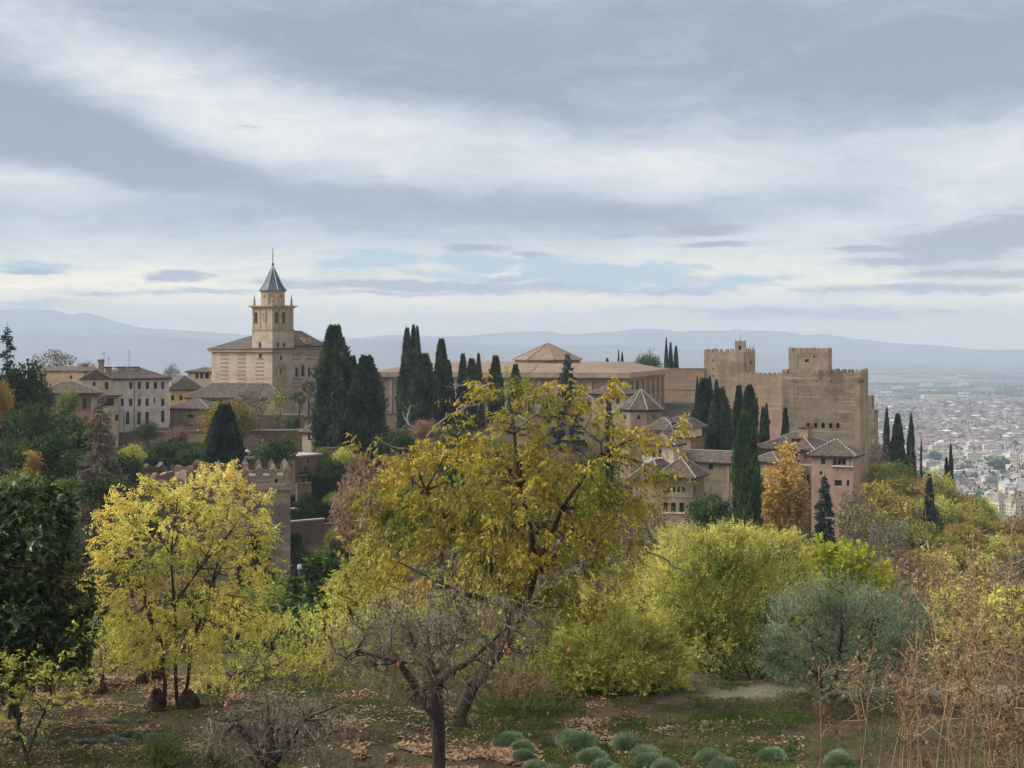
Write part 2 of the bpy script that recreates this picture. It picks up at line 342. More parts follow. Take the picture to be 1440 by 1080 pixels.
L['lavender'] = leaf('lavender_blades', [S(84, 98, 72), S(128, 143, 106), S(182, 190, 152)], 0.15, 1.2)
L['silver'] = leaf('silver_blades', [S(104, 112, 96), S(136, 142, 124), S(164, 168, 150)], 0.15, 1.2)
L['hedge'] = leaf('hedge_foliage', [S(30, 46, 26), S(46, 64, 34), S(64, 84, 44)], 0.15, 0.4)
L['grass'] = leaf('grass_blades', [S(46, 62, 30), S(70, 88, 40), S(98, 106, 56), S(132, 124, 86)], 0.3, 0.5)
L['litter'] = leaf('fallen_leaves', [S(104, 78, 58), S(138, 106, 80), S(166, 136, 106), S(146, 112, 66)], 0.1, 0.6)
L['drybush'] = leaf('dry_bush_leaves', [S(122, 90, 74), S(152, 116, 94), S(172, 136, 108)], 0.2, 0.6)
L['seed'] = leaf('brown_seed_heads', [S(56, 42, 32), S(94, 72, 54), S(140, 114, 84), S(186, 162, 118)], 0.15, 2.0)
# ------------------------------------------------------------------ ground: one sheet from the garden terrace to the far plain
TPX = np.array([-900, 0, 300, 450, 700, 1000, 1220, 1330, 1440, 2400], float)
TROW = [  # distance, then height under the eye for each bearing above
    (-40, [-1.6] * 10), (0, [-1.6] * 10), (2, [-1.7] * 10), (9, [-2.75] * 10), (15, [-4.4] * 10), (30, [-8.6] * 10), (34, [-10.45] * 10), (50, [-10.7] * 10), (55, [-11.0] * 10), (62, [-12.5] * 10),
    (75, [-15.5] * 10), (100, [-20] * 6 + [-20, -19.5, -19, -18]), (130, [-25, -26, -27, -27, -27, -28, -27, -26, -25, -24]),
    (155, [-27, -27, -31, -30, -31, -34, -34, -32, -31, -29]), (185, [-24, -24, -31, -27.5, -30, -38, -42, -40, -39, -36]),
    (198, [-22.5, -22.5, -24, -24, -28, -38, -42, -39, -38.5, -40]), (215, [-21.5, -21.5, -21.8, -22.5, -24, -36, -41, -37, -38.5, -44]),
    (250, [-19.5, -19.5, -19, -19, -20, -32, -35, -34, -36.8, -50]), (275, [-20.3, -20.3, -20, -18.5, -17, -28, -31, -32, -37.5, -56]),
    (287, [-19.6, -19.6, -19.4, -18, -16, -26, -29, -31.5, -38.5, -60]), (296, [-19, -19, -19, -16, -15.8, -25, -28.5, -32, -42, -64]), (303, [-16.3, -16.3, -16.3, -15.6, -15.5, -24, -28, -33, -44, -66]), (330, [-15.5, -15.5, -15.4, -15, -14, -16, -25.5, -35, -52, -76]),
    (400, [-15, -15, -15, -15, -14, -14, -32, -52, -78, -96]), (520, [-24, -24, -24, -24, -24, -24, -60, -86, -104, -120]),
    (700, [-70] * 6 + [-100, -115, -128, -135]), (1000, [-138] * 6 + [-140, -142, -145, -148]), (1300, [-150] * 10), (60000, [-150] * 10)]
_TY = np.array([r[0] for r in TROW], float); _TZ = np.array([r[1] for r in TROW], float)
def ground(x, y, detail=True):
    x = np.asarray(x, float); y = np.asarray(y, float)
    px = 720 + F * x / np.maximum(y, 25.0)
    fx = np.clip(np.interp(px, TPX, np.arange(10)), 0, 8.999); fy = np.clip(np.interp(y, _TY, np.arange(len(_TY))), 0, len(_TY) - 1.001)
    i = fx.astype(int); j = fy.astype(int); a = fx - i; b = fy - j
    a = a * a * (3 - 2 * a) * .5 + a * .5
    z = (_TZ[j, i] * (1 - a) + _TZ[j, i + 1] * a) * (1 - b) + (_TZ[j + 1, i] * (1 - a) + _TZ[j + 1, i + 1] * a) * b
    if detail:
        near = np.clip((52 - y) / 6, 0, 1) * np.clip((y - 30) / 3, 0, 1)
        z = z + near * (0.22 * fbm(x * 0.9, y * 0.9) + 0.10 * fbm(x * 4, y * 4, 3))
        # low earth banks across the garden terrace
        left = np.clip((-1.5 - x) / 2, 0, 1); right = np.clip((x - 1.5) / 2, 0, 1)
        wob = 0.5 * fbm(x * 0.3, y * 0 + 3)
        for yb, side, h in ((38.6, left, 0.22), (40.3, left, 0.24), (41.9, left, 0.12), (44.6, right, 0.22)):
            z = z + near * side * h * np.clip((y - yb - wob) / 0.35, 0, 1)
        mid = np.clip((y - 58) / 20, 0, 1) * np.clip((420 - y) / 60, 0, 1)
        z = z + mid * 1.2 * fbm(x * 0.06, y * 0.06)
    return z
def gz(x, y): return float(ground(x, y))

def make_ground():
    rows = np.concatenate([np.arange(-40, 28, 4.0), np.arange(28, 56, 0.22), np.geomspace(56, 20000, 190)])
    t = np.concatenate([np.linspace(-0.95, -0.40, 24, endpoint=False), np.linspace(-0.40, 0.40, 260, endpoint=False), np.linspace(0.40, 0.95, 25)])
    yy, tt = np.meshgrid(rows, t, indexing='ij'); xx = tt * (np.abs(yy) + 8)
    V = np.stack([xx, yy, ground(xx, yy)], -1).reshape(-1, 3)
    nr, nc = yy.shape; i = np.arange(nr * nc).reshape(nr, nc)
    Q = np.stack([i[:-1, :-1], i[:-1, 1:], i[1:, 1:], i[1:, :-1]], -1).reshape(-1, 4)
    m, t = new_mat('earth_and_fields')
    tc = t.n('ShaderNodeTexCoord').outputs['Object']; sp = t.n('ShaderNodeSeparateXYZ', i={0: tc})
    n1 = t.n('ShaderNodeTexNoise', i={'Vector': tc, 'Scale': 0.55, 'Detail': 8.0, 'Roughness': 0.65})
    n2 = t.n('ShaderNodeTexNoise', i={'Vector': t.vm('MULTIPLY', tc, (0.5, 1.6, 1)), 'Scale': 3.0, 'Detail': 6.0, 'Roughness': 0.7})
    f = t.m('ADD', t.m('MULTIPLY', n1.outputs[0], 0.7), t.m('MULTIPLY', n2.outputs[0], 0.3))
    near = t.ramp(f, [(0.30, S(40, 33, 27)), (0.42, S(66, 54, 44)), (0.52, S(86, 72, 57)), (0.6, S(70, 70, 44)), (0.7, S(124, 106, 86))])
    n3 = t.n('ShaderNodeTexNoise', i={'Vector': tc, 'Scale': 0.06, 'Detail': 7.0, 'Roughness': 0.6})
    slope = t.ramp(n3.outputs[0], [(0.3, S(46, 46, 33)), (0.5, S(78, 66, 52)), (0.7, S(58, 64, 38))])
    vo = t.n('ShaderNodeTexVoronoi', i={'Vector': t.vm('MULTIPLY', tc, (0.0035, 0.0016, 0)), 'Scale': 1.0})
    fs = t.n('ShaderNodeSeparateXYZ', i={0: vo.outputs['Color']}).outputs[0]
    n4 = t.n('ShaderNodeTexNoise', i={'Vector': t.vm('MULTIPLY', tc, (0.012, 0.003, 0)), 'Scale': 1.0, 'Detail': 8.0, 'Roughness': 0.7})
    fld = t.ramp(t.m('ADD', t.m('MULTIPLY', fs, 0.55), t.m('MULTIPLY', n4.outputs[0], 0.5)), [(0.15, S(58, 64, 50)), (0.35, S(92, 88, 72)), (0.5, S(118, 106, 92)), (0.65, S(78, 82, 64)), (0.85, S(142, 132, 116))])
    lane = t.m('MULTIPLY', t.m('MULTIPLY', t.mr(sp.outputs[1], 44.9, 45.5), t.mr(sp.outputs[1], 48.4, 47.6)), t.mr(sp.outputs[0], 5.2, 6.4))
    near = t.mix(t.m('MULTIPLY', lane, 0.45), near, t.ramp(f, [(0.35, S(120, 108, 88)), (0.65, S(164, 152, 126))]))
    c = t.mix(t.mr(sp.outputs[1], 50, 60), near, slope)
    c = t.mix(t.mr(sp.outputs[1], 900, 1300), c, fld)
    bn = t.n('ShaderNodeTexNoise', i={'Vector': tc, 'Scale': 7.0, 'Detail': 5.0})
    bp = t.n('ShaderNodeBump', i={'Strength': 1.0, 'Distance': 0.2, 'Height': bn.outputs[0]})
    d = t.n('ShaderNodeBsdfDiffuse', i={0: c, 'Normal': bp.outputs[0]})
    t.n('ShaderNodeOutputMaterial', i={0: d.outputs[0]})
    o = link('ground', np_mesh('ground', V, Q, m, True)); tag(o, 'brown garden earth sloping to a ravine and out to the plain', kind='structure')
make_ground()

def mountains(name, label, Y, prof, depth, seed, mat):
    px = np.linspace(prof[0][0], prof[-1][0], 520)
    py = np.interp(px, [p[0] for p in prof], [p[1] for p in prof])
    py = py - 5.0 * fbm(px / 60.0 + seed, px * 0 + seed, 5) - 2.0 * fbm(px / 14.0, px * 0 + seed + 5, 3)
    top = (HY - py) / F * Y; x0 = (px - 720) / F
    rows = []
    for k in range(26):
        s = k / 25.0                                    # 0 foot in front, 0.75 crest, 1 back
        yy = Y + (s - 0.75) * depth
        g = np.sin(min(s / 0.75, 1) * math.pi / 2) ** 1.6 if s <= 0.75 else 1 - ((s - 0.75) / 0.25) ** 1.5 * 0.5
        spur = 1 + (0.55 * fbm(px / 38.0 + seed, np.full_like(px, s * 2.2 + seed), 5)) * (1 - g) * 2
        rows.append(np.stack([x0 * (Y if s > 0.75 else yy), np.full_like(px, yy), -160 + (top + 160) * np.clip(g * (spur if s < 0.75 else 1), 0, 1.0)], -1))
    V = np.array(rows); nr, nc = V.shape[:2]; i = np.arange(nr * nc).reshape(nr, nc)
    Q = np.stack([i[:-1, :-1], i[:-1, 1:], i[1:, 1:], i[1:, :-1]], -1).reshape(-1, 4)
    o = link(name, np_mesh(name, V.reshape(-1, 3), Q, mat, True)); tag(o, label, kind='structure')
M['hill'] = surf('far_mountain_scrub', [S(58, 62, 52), S(82, 80, 66), S(104, 98, 80)], 0.0012, bump=0.0)
mountains('mountains', 'long blue ridge on the horizon beyond the plain', 15500, [(-1500, 452), (-400, 446), (-100, 440), (0, 437), (30, 435), (72, 436), (100, 443), (122, 440), (152, 449), (200, 461), (240, 464), (290, 467), (330, 470), (420, 477), (500, 475),
    (560, 471), (600, 471), (640, 474), (680, 471), (720, 467), (760, 465), (800, 470), (860, 466), (900, 463), (960, 467), (1010, 465), (1040, 463), (1100, 466), (1130, 471), (1160, 469), (1200, 477), (1260, 481), (1290, 485), (1400, 491), (1600, 494), (2600, 492)], 4200, 3, M['hill'])
mountains('foothills', 'lower blue ridge in front of the far mountains', 10500, [(-1500, 470), (-400, 473), (0, 471), (60, 469), (140, 471), (182, 469), (230, 474), (300, 478), (420, 482), (560, 478), (700, 485), (900, 486), (1000, 492), (1150, 504), (1300, 511), (2600, 513)], 3000, 11, M['hill'])
# ------------------------------------------------------------------ building kit
def wall_face(mb, o, ux, W, H, ops, depth=0.3):
    """one wall with real openings and reveals; ops: dicts x (centre), z (sill), w, h, arch"""
    up = Vector((0, 0, 1)); n = Vector((ux.y, -ux.x, 0))
    pt = lambda x, z, d=0.0: o + ux * x + up * z - n * d
    ops = [q for q in ops if q['w'] > 0.05 and q['h'] > 0.05]
    xs = sorted({0.0, W} | {round(q['x'] + k * q['w'] / 2, 4) for q in ops for k in (-1, 1)}); zs = sorted({0.0, H} | {round(q['z'] + k * q['h'], 4) for q in ops for k in (0, 1)})
    xs = [x for x in xs if -1e-6 <= x <= W + 1e-6]; zs = [z for z in zs if -1e-6 <= z <= H + 1e-6]
    for a, b in zip(xs, xs[1:]):
        for c, d in zip(zs, zs[1:]):
            mx, mz = (a + b) / 2, (c + d) / 2
            if any(abs(mx - q['x']) < q['w'] / 2 and q['z'] < mz < q['z'] + q['h'] for q in ops): continue
            mb.poly([pt(a, c), pt(b, c), pt(b, d), pt(a, d)])
    for q in ops:
        dp = q.get('d', depth); l, r, b, t = q['x'] - q['w'] / 2, q['x'] + q['w'] / 2, q['z'], q['z'] + q['h']
        mb.poly([pt(l, b), pt(l, b, dp), pt(l, t, dp), pt(l, t)]); mb.poly([pt(r, b), pt(r, t), pt(r, t, dp), pt(r, b, dp)])
        mb.poly([pt(l, b), pt(r, b), pt(r, b, dp), pt(l, b, dp)])
        if q.get('arch') or q.get('round'):
            rad = q['w'] / 2; cz = t - rad
            arc = [(q['x'] - rad * math.cos(math.pi * k / 10), cz + rad * math.sin(math.pi * k / 10)) for k in range(11)]
            mb.poly([pt(l, t)] + [pt(*p) for p in reversed(arc[:6])]); mb.poly([pt(r, t)] + [pt(*p) for p in reversed(arc[5:])])
            for p, s in zip(arc, arc[1:]): mb.poly([pt(*p), pt(*p, dp), pt(*s, dp), pt(*s)])
            if q.get('round'):
                cz = b + rad; arc = [(x, 2 * cz - z if False else cz - (z - (t - rad))) for x, z in arc]
                mb.poly([pt(l, b)] + [pt(*p) for p in arc[:6]]); mb.poly([pt(r, b)] + [pt(*p) for p in arc[5:]])
        else: mb.poly([pt(l, t), pt(l, t, dp), pt(r, t, dp), pt(r, t)])

def window(parent, o, ux, q, depth, frame_mat, pane_mat, bars=True):
    """frame with its pane behind, set in the back of the opening"""
    n = Vector((ux.y, -ux.x, 0)); up = Vector((0, 0, 1)); dp = q.get('d', depth)
    l, r, b, t = q['x'] - q['w'] / 2 - .03, q['x'] + q['w'] / 2 + .03, q['z'] - .03, q['z'] + q['h'] + .03
    def bx(mb, x0, x1, z0, z1, d0, d1):
        c = [o + ux * x + up * z - n * d for z in (z0, z1) for x, d in ((x0, d0), (x1, d0), (x1, d1), (x0, d1))]
        k = len(mb.v); mb.v += [tuple(p) for p in c]
        mb.f += [tuple(k + j for j in f) for f in ((0, 3, 2, 1), (4, 5, 6, 7), (0, 1, 5, 4), (1, 2, 6, 5), (2, 3, 7, 6), (3, 0, 4, 7))]
    f = min(.09, q['w'] * .12 + .02); m = MB(); d0, d1 = dp - .10, dp - .03
    bx(m, l, l + f, b, t, d0, d1); bx(m, r - f, r, b, t, d0, d1); bx(m, l + f, r - f, b, b + f, d0, d1); bx(m, l + f, r - f, t - f, t, d0, d1)
    if bars and q['w'] > .5: bx(m, q['x'] - .03, q['x'] + .03, b + f, t - f, d0 + .01, d1)
    w = m.build('window', frame_mat, parent)
    p = MB(); bx(p, l + .01, r - .01, b + .01, t - .01, d1 + .005, d1 + .05); p.build('pane', pane_mat, w)
    return w

class House:
    """a block whose front runs from A to B (pixel column, distance), depth D away from the eye"""
    def __init__(s, name, label, cat, A, B, D, ztop, zbot, group=None, anchor=None):
        if anchor: a, b = anchor
        else: a, b = Vector((WX(*A), A[1], 0)), Vector((WX(*B), B[1], 0))
        s.a, s.b, s.D = a, b, D; s.ux = (b - a).normalized(); s.uy = Vector((-s.ux.y, s.ux.x, 0)); s.W = (b - a).length
        s.z0, s.H = zbot, ztop - zbot
        s.root = thing(name, label, cat, (a.x, a.y, zbot), math.atan2(s.ux.y, s.ux.x), group)
    def _hit(s, px, o, d):
        k = (px - 720) / F; return (k * o.y - o.x) / (d.x - k * d.y)
    def fx(s, px): return s._hit(px, s.a, s.ux)
    def sx(s, px): return s._hit(px, s.b, s.uy)
    def fz(s, px, py): return (HY - py) / F * (s.a + s.ux * s.fx(px)).y - s.z0
    def sz(s, px, py): return (HY - py) / F * (s.b + s.uy * s.sx(px)).y - s.z0
    def fop(s, px, py0, py1, w, **kw):
        x = s.fx(px); z0 = s.fz(px, py1); return dict(x=x, z=z0, w=abs(s.fx(px + w / 2) - s.fx(px - w / 2)), h=s.fz(px, py0) - z0, **kw)
    def sop(s, px, py0, py1, w, **kw):
        x = s.sx(px); z0 = s.sz(px, py1); return dict(x=x, z=z0, w=abs(s.sx(px + w / 2) - s.sx(px - w / 2)), h=s.sz(px, py0) - z0, **kw)
    def walls(s, mat, front=(), right=(), left=(), depth=.3, frame='wood', pane='glass', name='wall', bars=True, top=False):
        X, Y_ = Vector((1, 0, 0)), Vector((0, 1, 0)); m = MB()
        sides = [(Vector((0, 0, 0)), X, s.W, front), (Vector((s.W, 0, 0)), Y_, s.D, right), (Vector((s.W, s.D, 0)), -X, s.W, ()), (Vector((0, s.D, 0)), -Y_, s.D, left)]
        for o, u, w, ops in sides: wall_face(m, o, u, w, s.H, list(ops), depth)
        if top: m.poly([(0, 0, s.H), (s.W, 0, s.H), (s.W, s.D, s.H), (0, s.D, s.H)])
        s.wall = m.build(name, M[mat], s.root)
        for o, u, w, ops in sides:
            for q in ops: window(s.root, o, u, q, depth, M[frame], M[q.get('pane', pane)], bars)
        return s.wall
    def hip(s, mat, h, ov=.5, ridge=None, x0=None, x1=None, y0=None, y1=None, z=None, name='roof', caps=True, along=None, end=1.0, t=.16):
        """hipped (end=1) or gabled (end=0) tiled roof; ridge caps are a part of the roof"""
        x0 = -ov if x0 is None else x0; x1 = s.W + ov if x1 is None else x1; y0 = -ov if y0 is None else y0; y1 = s.D + ov if y1 is None else y1; z = s.H - .05 if z is None else z
        w, d = x1 - x0, y1 - y0; along = along or ('x' if w >= d else 'y')
        if along == 'x': k = end * min(d / 2, w / 2); r0, r1 = Vector((x0 + k, (y0 + y1) / 2, z + t + h)), Vector((x1 - k, (y0 + y1) / 2, z + t + h))
        else: k = end * min(w / 2, d / 2); r0, r1 = Vector(((x0 + x1) / 2, y0 + k, z + t + h)), Vector(((x0 + x1) / 2, y1 - k, z + t + h))
        b = [Vector(p) for p in ((x0, y0, z), (x1, y0, z), (x1, y1, z), (x0, y1, z))]; e = [p + Vector((0, 0, t)) for p in b]
        m = MB(); m.poly(b[::-1])
        for j in range(4): m.poly([b[j], b[(j + 1) % 4], e[(j + 1) % 4], e[j]])
        pk = (r0 - r1).length < .02
        if along == 'x':
            if pk: fs = [[e[0], e[1], r0], [e[1], e[2], r0], [e[2], e[3], r0], [e[3], e[0], r0]]
            else: fs = [[e[0], e[1], r1, r0], [e[1], e[2], r1], [e[2], e[3], r0, r1], [e[3], e[0], r0]]
        else:
            if pk: fs = [[e[0], e[1], r0], [e[1], e[2], r0], [e[2], e[3], r0], [e[3], e[0], r0]]
            else: fs = [[e[0], e[1], r0], [e[1], e[2], r1, r0], [e[2], e[3], r1], [e[3], e[0], r0, r1]]
        for f in fs: m.poly(f)
        rf = m.build(name, M[mat], s.root)
        if caps:
            c = MB(); ends = [(e[0], r0), (e[3], r0), (e[1], r1), (e[2], r1)] if along == 'x' else [(e[0], r0), (e[1], r0), (e[2], r1), (e[3], r1)]
            for p, q in ends: c.tube([p + Vector((0, 0, .03)), q + Vector((0, 0, .05))], .08, 5)
            if not pk: c.tube([r0 + Vector((0, 0, .04)), r1 + Vector((0, 0, .04))], .08, 5)
            c.build('ridge_tiles', M[caps if isinstance(caps, str) else 'ridge'], rf)
        return rf
    def eave(s, z=None, ov=.45, h=.14, mat='eave', name='eave'):
        z = s.H - .2 if z is None else z; m = MB()
        m.box(-ov, s.W + ov, -ov, -.004, z, z + h).box(-ov, s.W + ov, s.D + .004, s.D + ov, z, z + h).box(-ov, -.004, -.004, s.D + .004, z, z + h).box(s.W + .004, s.W + ov, -.004, s.D + .004, z, z + h)
        return m.build(name, M[mat], s.root)
    def box(s, name, mat, *a, parent=None): return MB().box(*a).build(name, M[mat], parent or s.root)
    def merlons(s, mat, nx, ny, w=.9, h=1.0, t=.55, cap=.0, skip=(), sides='fblr', rnd=0.0, seed=1, par=.5):
        """parapet with merlons round the top; each merlon a part"""
        rg = random.Random(seed); z = s.H
        p = MB().box(0, s.W, 0, t, z + .003, z + par).box(0, s.W, s.D - t, s.D, z + .003, z + par).box(0, t, t, s.D - t, z + .003, z + par).box(s.W - t, s.W, t, s.D - t, z + .003, z + par)
        p.build('parapet', M[mat], s.root); spots = []
        for k in range(nx):
            x = w / 2 + (s.W - w) * k / max(nx - 1, 1)
            if 'f' in sides: spots.append((x, t / 2, w, t))
            if 'b' in sides: spots.append((x, s.D - t / 2, w, t))
        for k in range(1, ny - 1):
            y = w / 2 + (s.D - w) * k / max(ny - 1, 1)
            if 'l' in sides: spots.append((t / 2, y, t, w))
            if 'r' in sides: spots.append((s.W - t / 2, y, t, w))
        for i, (x, y, a, b) in enumerate(spots):
            if i in skip: continue
            hh = h * (1 + rg.uniform(-rnd, rnd)); a2, b2 = a * (1 + rg.uniform(-rnd, rnd) * .3) / 2, b / 2
            m = MB(); r0 = [(x - a2, y - b2), (x + a2, y - b2), (x + a2, y + b2), (x - a2, y + b2)]
            rings = [[(u, v, z + par + .003) for u, v in r0], [(u, v, z + par + hh) for u, v in r0]]
            if cap: rings.append([(x + (u - x) * .12, y + (v - y) * .12, z + par + hh + cap) for u, v in r0])
            else: rings.append([(x + (u - x) * .8, y + (v - y) * .8, z + par + hh + .12) for u, v in r0])
            m.loft(rings).build('merlon', M[mat], s.root)
def block(h, name, mat, x0, y0, w, d, z0, z1, front=(), right=(), left=(), depth=.3, frame='wood', pane='glass', top=True, bars=True):
    """another set of four walls of the same thing, at a local offset"""
    X, Y_ = Vector((1, 0, 0)), Vector((0, 1, 0)); m = MB(); H = z1 - z0
    sides = [(Vector((x0, y0, z0)), X, w, front), (Vector((x0 + w, y0, z0)), Y_, d, right), (Vector((x0 + w, y0 + d, z0)), -X, w, ()), (Vector((x0, y0 + d, z0)), -Y_, d, left)]
    for o, u, ww, ops in sides: wall_face(m, o, u, ww, H, list(ops), depth)
    if top: m.poly([(x0, y0, z1), (x0 + w, y0, z1), (x0 + w, y0 + d, z1), (x0, y0 + d, z1)])
    b = m.build(name, M[mat], h.root)
    for o, u, ww, ops in sides:
        for q in ops: window(h.root, o, u, q, depth, M[frame], M[q.get('pane', pane)], bars)
    return b
def band(h, name, mat, x0, x1, y0, y1, z0, z1, ov, parent=None):
    """a projecting course round a block"""
    return MB().box(x0 - ov, x1 + ov, y0 - ov, y1 + ov, z0, z1).build(name, M[mat], parent or h.root)
# ------------------------------------------------------------------ church
def church():
    h = House('church', 'pale church with a slate-spired bell tower and brown hipped roof', 'church', (297.5, 341.9), (383, 330), 17.2, WZ(491.5, 330), -19)
    T = 6.35; x0, y0 = h.W - T + .06, -.06
    fr = [h.fop(366, 497.5, 507, 4, d=.5)]
    rt = [h.sop(417.5, 517, 530, 4.2, d=.5), h.sop(426.3, 513, 529, 5.4, arch=True, d=.6), h.sop(435, 517, 530, 4.2, d=.5), h.sop(395.5, 500, 507, 3.4, arch=True, d=.5), h.sop(395.5, 518, 526, 3.6, d=.5)]
    h.walls('church', fr, rt, frame='wood', bars=False)
    h.eave(z=h.H - .5, ov=.55, h=.4, mat='church_stone', name='cornice')
    h.hip('tile', 3.9, ov=.7)
    # brick panels: courses of brown brick standing a little proud of the plaster
    for px in (316, 340, 365.5):
        x = h.fx(px); m = MB()
        for k in range(9): 
            if px == 365.5 and k == 0: continue
            z = h.fz(px, 499 + k * 5.6); m.box(x - 1.35, x + 1.35, -.03, -.001, z - .26, z + .12)
        m.build('brick_panel', M['brick_band'], h.root)
    for px, k0 in ((416, 0), (436, 0), (417, 6), (455, 0)):
        y = h.sx(px); m = MB()
        for k in range(k0, 9 if k0 else 2):
            z = h.sz(px, 499 + k * 5.6); m.box(h.W + .001, h.W + .03, y - 1.3, y + 1.3, z - .26, z + .12)
        m.build('brick_panel', M['brick_band'], h.root)
    for px in (417.5, 426.3, 435):                     # window surrounds of the triple window
        q = h.sop(px, 515 if px != 426.3 else 511, 531, 6.6)
        h.box('window_sill', 'church_stone', h.W + .002, h.W + .16, q['x'] - q['w'] / 2, q['x'] + q['w'] / 2, q['z'] - .3, q['z'] - .06)
        h.box('window_lintel', 'church_stone', h.W + .002, h.W + .18, q['x'] - q['w'] / 2, q['x'] + q['w'] / 2, q['z'] + q['h'] + .02, q['z'] + q['h'] + .22)
    q = h.sop(395.5, 498, 540, 10); m = MB(); c = q['x']
    for s in (-1, 1): m.box(h.W + .002, h.W + .3, c + s * 1.15 - .2, c + s * 1.15 + .2, q['z'] - 3, h.sz(395.5, 515))
    m.box(h.W + .002, h.W + .45, c - 1.6, c + 1.6, h.sz(395.5, 515) + .01, h.sz(395.5, 512.5)); m.box(h.W + .002, h.W + .25, c - .8, c + .8, h.sz(395.5, 512.4), h.sz(395.5, 509.5)); m.build('portal', M['church_stone'], h.root)
    # higher nave roof behind on the right
    nz = h.H + .02
    block(h, 'crossing_wall', 'church_stone', h.W - 9, 7.2, 8.2, 9.4, h.H - 2, h.H + .7, top=False)
    h.hip('tile', 3.3, x0=h.W - 9.6, x1=h.W - .2, y0=6.6, y1=17.2, z=h.H + .65, along='y', name='crossing_roof', end=.8)
    block(h, 'dormer', 'church_stone', h.W - 2.6, 10.5, 2.0, 1.9, h.H + 1.2, h.H + 2.7)
    # tower
    z1 = h.fz(366, 488) ; zb = h.fz(366, 464.6); zt = h.fz(366, 433)
    lo = [dict(x=h.fx(366) - x0, z=h.fz(366, 485) - z1 + .3, w=.75, h=1.3, arch=True, d=.7)]
    ro = [dict(x=h.sx(p) - y0, z=h.sz(p, 483) - z1 + .2, w=.8, h=1.0, d=.6) for p in (390.6, 399.4)]
    block(h, 'tower_wall', 'church', x0, y0, T, T, z1 - 1.0, zb, lo, ro, frame='church_stone', bars=False)
    bo = lambda a, b, o, fn, fzn: [dict(x=fn(p) - o, z=fzn(p, 456) - zb - .1, w=.95, h=fzn(p, 440) - fzn(p, 456), arch=True, d=1.0, pane='wood') for p in (a, b)]  # open arches: dark wood backing stands in for the shaded inside
    block(h, 'belfry', 'church_stone', x0 + .12, y0 + .12, T - .24, T - .24, zb + .28, zt, bo(359.5, 372.5, x0 + .12, h.fx, h.fz), bo(389.5, 399.5, y0 + .12, h.sx, h.sz), frame='church_stone', bars=False)
    band(h, 'string_course', 'church_stone', x0, x0 + T, y0, y0 + T, zb + .003, zb + .27, .15)
    for f in (.04, .36, .64, .96):
        u = x0 + T * f; h.box('pilaster', 'church', u - .16, u + .16, y0 - .02, y0 + .118, zb + .29, zt - .01)
        v = y0 + T * f; h.box('pilaster', 'church', x0 + T - .118, x0 + T + .02, v - .16, v + .16, zb + .29, zt - .01)
    cn = MB().box(x0 - .25, x0 + T + .25, y0 - .25, y0 + T + .25, zt + .003, zt + .28).box(x0 - .6, x0 + T + .6, y0 - .6, y0 + T + .6, zt + .285, zt + .55)
    cn.build('belfry_cornice', M['church_stone'], h.root)
    cx, cy = x0 + T / 2, y0 + T / 2; dz = zt + .55; dr = h.fz(366, 409)
    dm = MB().lathe([(2.75, dz + .003), (2.75, dr - .15), (3.0, dr - .1), (3.0, dr)], cx, cy, 8, R(22.5)); dm.build('drum', M['church_stone'], h.root)
    for k in range(8):
        a = R(45 * k); r = 2.75 * math.cos(R(22.5)) + .003; c, s_ = math.cos(a), math.sin(a)
        o = Vector((cx + c * r - (-s_) * -.25, cy + s_ * r - c * .25, (dz + dr) / 2 - .1)); 
        o = Vector((cx + c * r + s_ * .22, cy + s_ * r - c * .22, (dz + dr) / 2 + .1)); u = Vector((-s_, c, 0))
        m = MB(); pts = [o, o + u * .44, o + u * .44 + Vector((0, 0, .55)), o + Vector((0, 0, .55))]; nn = Vector((c, s_, 0)) * .02
        m.loft([[p for p in pts], [p + nn for p in pts]]); m.build('drum_window', M['glass'], h.root)
    ap = h.fz(382, 374) + .2
    MB().lathe([(3.15, dr + .003), (3.15, dr + .12), (2.2, dr + (ap - dr) * .26), (.16, ap)], cx, cy, 8, R(22.5)).build('spire', M['slate'], h.root)
    rb = MB()
    for k in range(8):
        a = R(22.5 + 45 * k); e = lambda r, z: (cx + r * math.cos(a), cy + r * math.sin(a), z)
        rb.tube([e(3.17, dr + .13), e(2.22, dr + (ap - dr) * .26), e(.17, ap)], .09, 5)
    rb.build('spire_ribs', M['lead'], h.root)
    k0 = h.fz(382, 347)
    MB().lathe([(.12, ap - .1), (.28, ap + .4), (.1, ap + .8), (.07, k0)], cx, cy, 6).tube([(cx - .65 * .8, cy + .65 * .6, ap + (k0 - ap) * .62), (cx + .65 * .8, cy - .65 * .6, ap + (k0 - ap) * .62)], .08, 6).build('cross', M['iron'], h.root)
    for a in (.35, T - .35):
        for b in (.35, T - .35):
            MB().lathe([(.3, zt + .553), (.3, zt + 1.0), (.16, zt + 1.15), (.3, zt + 1.5), (.16, zt + 1.9), (.05, zt + 2.9)], x0 + a, y0 + b, 8).build('pinnacle', M['church_stone'], h.root)
    return h
church()

